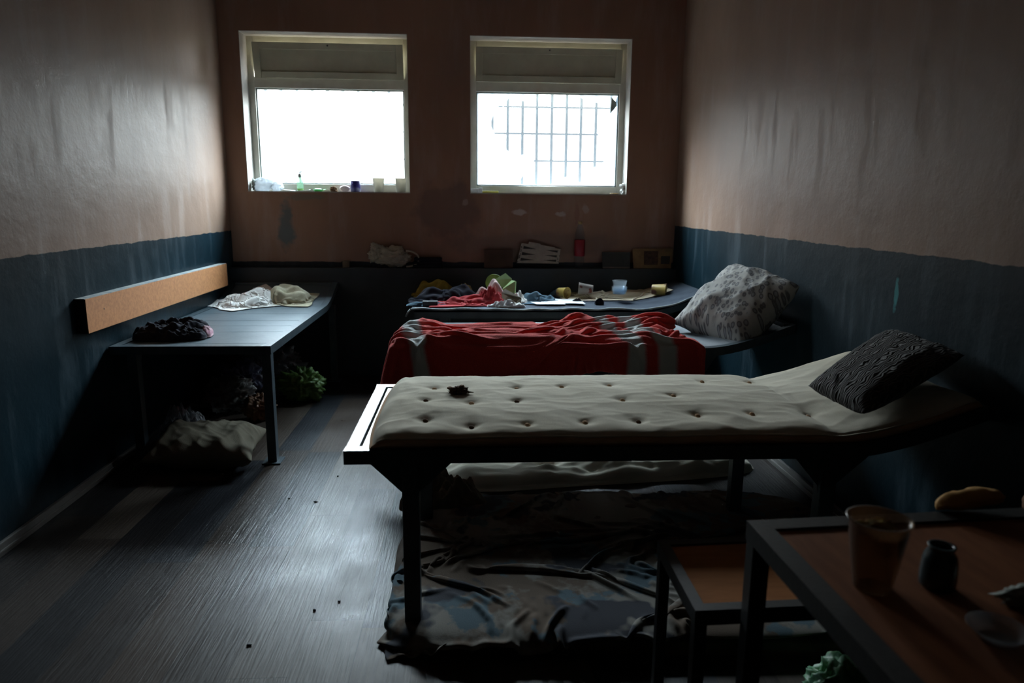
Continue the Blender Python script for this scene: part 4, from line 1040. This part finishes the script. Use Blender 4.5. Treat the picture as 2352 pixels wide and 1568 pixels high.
p = L4(577, 700); tag(sheet('white_cloth', (p.x-.03, p.y+.03), 1.0, .90, (.41, .40), m_white, rot=.75, zf=zbed4, mound=dome(.21, .17, .10, 2.4, 0, 0, bumps=.42, seed=14), seed=4, amp=.05, cell=.0085, iters=200, noise_s=5, squeeze=90, bend=.12, fr=.3), 'crumpled white sheet in the middle of the left bunk', 'cloth')
tag(sheet('towel', (-1.40, 5.45), .62, .50, (.55, .54), m_beige, rot=-.15, zf=zbed4, mound=dome(.15, .11, .12, 3.2, 0, .01, bumps=.25, seed=5), seed=9, amp=.03, cell=.010, iters=190, thick=.007, squeeze=80, bend=.15, fr=.3), 'rumpled beige towel beyond the white sheet on the left bunk', 'towel')

# ------------------------------------------------------------ floor things
def F(px, py, z=0): return U(px, py, 2, z)
# old mattress on the floor
p0, p1 = F(1060, 1135), F(1745, 1092)
ang = math.atan2(p1.y-p0.y, p1.x-p0.x)
c0 = (p0+p1)/2+Vector((-math.sin(ang), math.cos(ang), 0))*.36
tag(heap('floor_mattress', (c0.x-.02, c0.y), .86, .36, .105, m_ticking, z0=0, seed=121, fold=.22, fs=(9, 3), lobes=.025, power=7, flat=9, rot=ang, n=200, m=50), 'thin grey mattress lying on the floor under the middle bunk', 'mattress')
# printed sheet over a thin mattress
c1 = (.66, 2.60)
tag(heap('bedding', c1, .945, .59, .070, M('old_mat_edge', (.16, .13, .11), rough=.95), z0=0, seed=131, fold=.1, fs=(3, 4), lobes=.03, power=7, flat=9, n=160, m=30, fine=.2, rot=-.02), 'thin dark floor bedding under the nearest bunk, mostly hidden by a printed sheet', 'bedding')
def _m(x, y): return .074*np.clip(1-((np.abs(x)/.95)**7+(np.abs(y)/.60)**7), 0, 1)**.25
tag(sheet('printed_sheet', (c1[0], c1[1]-.005), 2.22, 1.52, (.845, .755), m_print, rot=-.02, z0=.004, mound=_m, seed=21, amp=.03, cell=.0135, iters=260, noise_s=2.2, bend=.35), 'faded printed sheet rumpled over the floor bedding under the nearest bunk', 'sheet')
p = F(1010, 1170); tag(heap('brown_cloth', (p.x+.02, p.y-.02), .20, .16, .17, m_boxb, z0=.03, seed=133, fold=.4, fs=(3, 3), lobes=.15), 'dark brown cloth bunched on the far left corner of the floor bedding', 'cloth')
# sack pillow under left bunk
q = [F(318, 1062, .085), F(395, 972, .10), F(618, 985, .10), F(578, 1060, .085)]
tag(pillow('floor_pillow', q, .088, m_sack, 6, wr=.55, nrm=Vector((0, 0, 1)), kx=2.2, ky=3.4), 'lumpy olive-grey pillow on the floor under the left bunk', 'pillow')
tag(heap('grey_cloth', (-1.78, 4.25), .13, .20, .20, m_bagd, z0=0, seed=143, fold=.2, lobes=.1), 'dim grey cloth against the wall beside the floor pillow', 'cloth')
def bag(label, px, py, rx, ry, rz, mat, seed, z0=0, nm='plastic_bag'):
    p = F(px, py); p.x = max(p.x, XL+rx*1.35); return tag(crumple(nm, (p.x, p.y+ry*.6, z0+rz*.85), (rx, ry, rz), mat, seed, .45, 2.6, flatz=z0+.0005), label, 'bag')
bag('thin grey rubbish bag farthest under the left bunk', 560, 910, .28, .25, .21, m_bagd, 151)
bag('pale crumpled bag resting behind the floor pillow', 520, 948, .17, .13, .13, clear('dull_white_bag', alpha=.6, body=(.34, .32, .28), rough=.4), 153)
bag('dark blue bag between the pale bags under the left bunk', 545, 935, .15, .14, .17, m_bagblue, 155)
bag('small brown bag beside the leg of the left bunk', 590, 968, .10, .09, .09, m_bagbrown, 157)
bag('dark green bag on the floor behind the leg of the left bunk', 690, 925, .15, .13, .13, m_bagdkgreen, 159)
p = F(309, 1079); tag(crumple('green_scrap', (p.x, p.y, .006), (.008, .006, .006), m_green, 160, .5, 3, flatz=.0003, sub=3), 'tiny bright green scrap on the floor near the left skirting', 'scrap')
p = F(512, 1090); tag(crumple('crumb', (p.x, p.y, .004), (.004, .004, .004), m_white, 161, .5, 3, flatz=.0003, sub=3), 'tiny white crumb in front of the floor pillow', 'crumb')
for i, (px, py) in enumerate(((725, 1153), (572, 1482), (776, 1094), (664, 1146), (722, 1402), (779, 1382))):
    p = F(px, py); tag(crumple('crumb', (p.x, p.y, .003), (.009 if i < 2 else .005, .004, .004), m_black, 163+i, .5, 3, flatz=.0003, sub=3), 'tiny dark crumb on the open floor left of the nearest bunk', 'crumb', 'dark crumbs on the floor')

# ------------------------------------------------------------ table and stool in front
def frame_table(name, label, cat, q, z, rw, rh, legw, panelmat, legs_z=0):
    """q: four outline corners (counter-clockwise seen from above, xy)"""
    t = thing(name, label, cat, (q[0][0], q[0][1], 0)); iv = Vector(t.location)
    Q = [Vector((a, b, z))-iv for a, b in q]; cc = sum(Q, Vector())/4
    I = []
    for i in range(4):
        e1 = (Q[(i+1) % 4]-Q[i]).normalized(); e0 = (Q[(i-1) % 4]-Q[i]).normalized(); I.append(Q[i]+(e1+e0)*rw)
    for i in range(4):
        j = (i+1) % 4
        slab('rail', [Q[i], Q[j], I[j], I[i]], rh, m_black, t, Vector((0, 0, 1)))
    pz = Vector((0, 0, .006))
    slab('panel', [p-pz-(p-cc)*.002 for p in I], .016, panelmat, t, Vector((0, 0, 1)))
    for i in range(4):
        d = (cc-Q[i]); dx = math.copysign(1, d.x); dy = math.copysign(1, d.y)
        x0, x1 = sorted((Q[i].x+dx*.002, Q[i].x+dx*(.002+legw))); y0, y1 = sorted((Q[i].y+dy*.002, Q[i].y+dy*(.002+legw)))
        lg = box('leg', (x0, y0, 0), (x1, y1, z-rh), m_black, t, .002)
    return t
c = U(1715, 1195, 2, .75); d = U(2352, 1165, 2, .75); dr = (d-c).normalized()
far_r = c+dr*(1.02)
TQ = [(.640, .45), (1.66, .45), (far_r.x, far_r.y), (c.x, c.y)]
frame_table('table', 'steel-framed table with a brown laminate top in the near right corner', 'table', TQ, .75, .045, .042, .04, m_lamin2)
s0 = U(1510, 1240, 2, .515); s1 = U(1597, 1402, 2, .515)
SQ = [(s1.x, s1.y), (s1.x+.66, s1.y+.02), (s0.x+.66, s0.y+.03), (s0.x, s0.y)]
frame_table('bench', 'low steel-framed bench with a brown seat tucked beside the table', 'bench', SQ, .515, .029, .04, .03, M('orange_brown_laminate', (.46, .19, .070), (.38, .15, .055), rough=.7, scale=60, stretch=(.15, 1, 1), spec=.08, bst=.05))
TZ = .75-.0055
p = U(2003, 1340, 2, .75)
t = cup('plastic_cup', 'tall brown-tinted plastic cup with residue on the table', 'cup', .033, .054, .138, m_brcup, Matrix.Translation((p.x, p.y, TZ)), None, 36)
crumple('residue', (0, .010, .112), (.036, .030, .016), m_food, 171, .6, 3, t, sub=4)
p = U(2152, 1340, 2, .75)
t = thing('jar', 'small dark teal jar right of the tall cup on the table', 'jar', (p.x, p.y, TZ))
lathe('jar_body', [(0, 0), (.026, 0), (.031, .004), (.032, .02), (.030, .055), (.027, .066), (.022, .074), (.022, .080), (.024, .082), (.024, .084), (.019, .084), (.019, .074), (.024, .062), (.027, .02), (0, .006)], m_jar, t, 36)
p = U(2300, 1385, 2, .75); q = U(2352, 1392, 2, .75)
t = thing('crumpled_packet', 'pale crumpled packet near the right edge of the table', 'packet', (p.x, p.y, TZ))
crumple('packet_body', (.045, .01, .012), (.045, .022, .016), m_grey, 175, .5, 2.6, t, flatz=.0005, sub=4)
p = U(2290, 1460, 2, .75)
t = lathe('glass_dish', [(0, 0), (.028, 0), (.045, .020), (.047, .022), (.045, .022), (.027, .003), (0, .002)], m_clearc, None, 36, Matrix.Translation((p.x, p.y, TZ)))
tag(t, 'shallow clear dish in front of the pale packet on the table', 'dish')
# bread on the far rail of the table
p = U(2188, 1160, 2, .752); dirx = dr
def loaf(nm, label, c, L, W, H, ang, mat, mat2, seed):
    t = thing(nm, label, 'bread', c, None, ang)
    nu, nv = 40, 28; bm = bmesh.new(); rings = []
    for i in range(nu+1):
        s = i/nu; k = (max(0, 1-abs(2*s-1)**3.2))**.5; ring = []
        for j in range(nv):
            a = 2*math.pi*j/nv
            y = W/2*k*math.cos(a); z = H*(.45+.55*k*math.sin(a)) if math.sin(a) > 0 else H*.45*(1+k*math.sin(a)*1.0)
            if math.sin(a) <= 0: z = max(.0006, H*.45*(1+1.2*math.sin(a)))
            n_ = .004*fb(s*4+seed, a, seed)
            ring.append(bm.verts.new((L*(s-.5), y+n_, max(.0005, z*(.55+.45*k)+n_))))
        rings.append(ring)
    for A_, B_ in zip(rings[:-1], rings[1:]):
        for j in range(nv): bm.faces.new((A_[j], A_[(j+1) % nv], B_[(j+1) % nv], B_[j]))
    bm.faces.new(rings[0]); bm.faces.new(rings[-1][::-1])
    frombm('crust', bm, mat, t, True); t.rotation_euler = (0, -.10, ang); t.location.z += L*.05
    return t
loaf('bread', 'golden loaf-shaped lump behind the far edge of the table', (p.x+.03, p.y-.016, .7505), .17, .055, .038, math.atan2(dr.y, dr.x), m_bread, m_white, 1)
p2 = U(2380, 1160, 2, .752); loaf('bread', 'dark reddish-brown lump at the far right end of the table', (p2.x+.01, p2.y-.016, .7505), .12, .055, .042, math.atan2(dr.y, dr.x)+.1, m_breadd, m_white, 5)
# green bag on the floor
p = F(1905, 1600, .0); tag(crumple('green_bag', (1.06, 1.70, .085), (.10, .10, .10), m_baggreen, 181, .35, 2.4, flatz=.0005), 'crumpled green plastic bag on the floor below the table', 'bag')
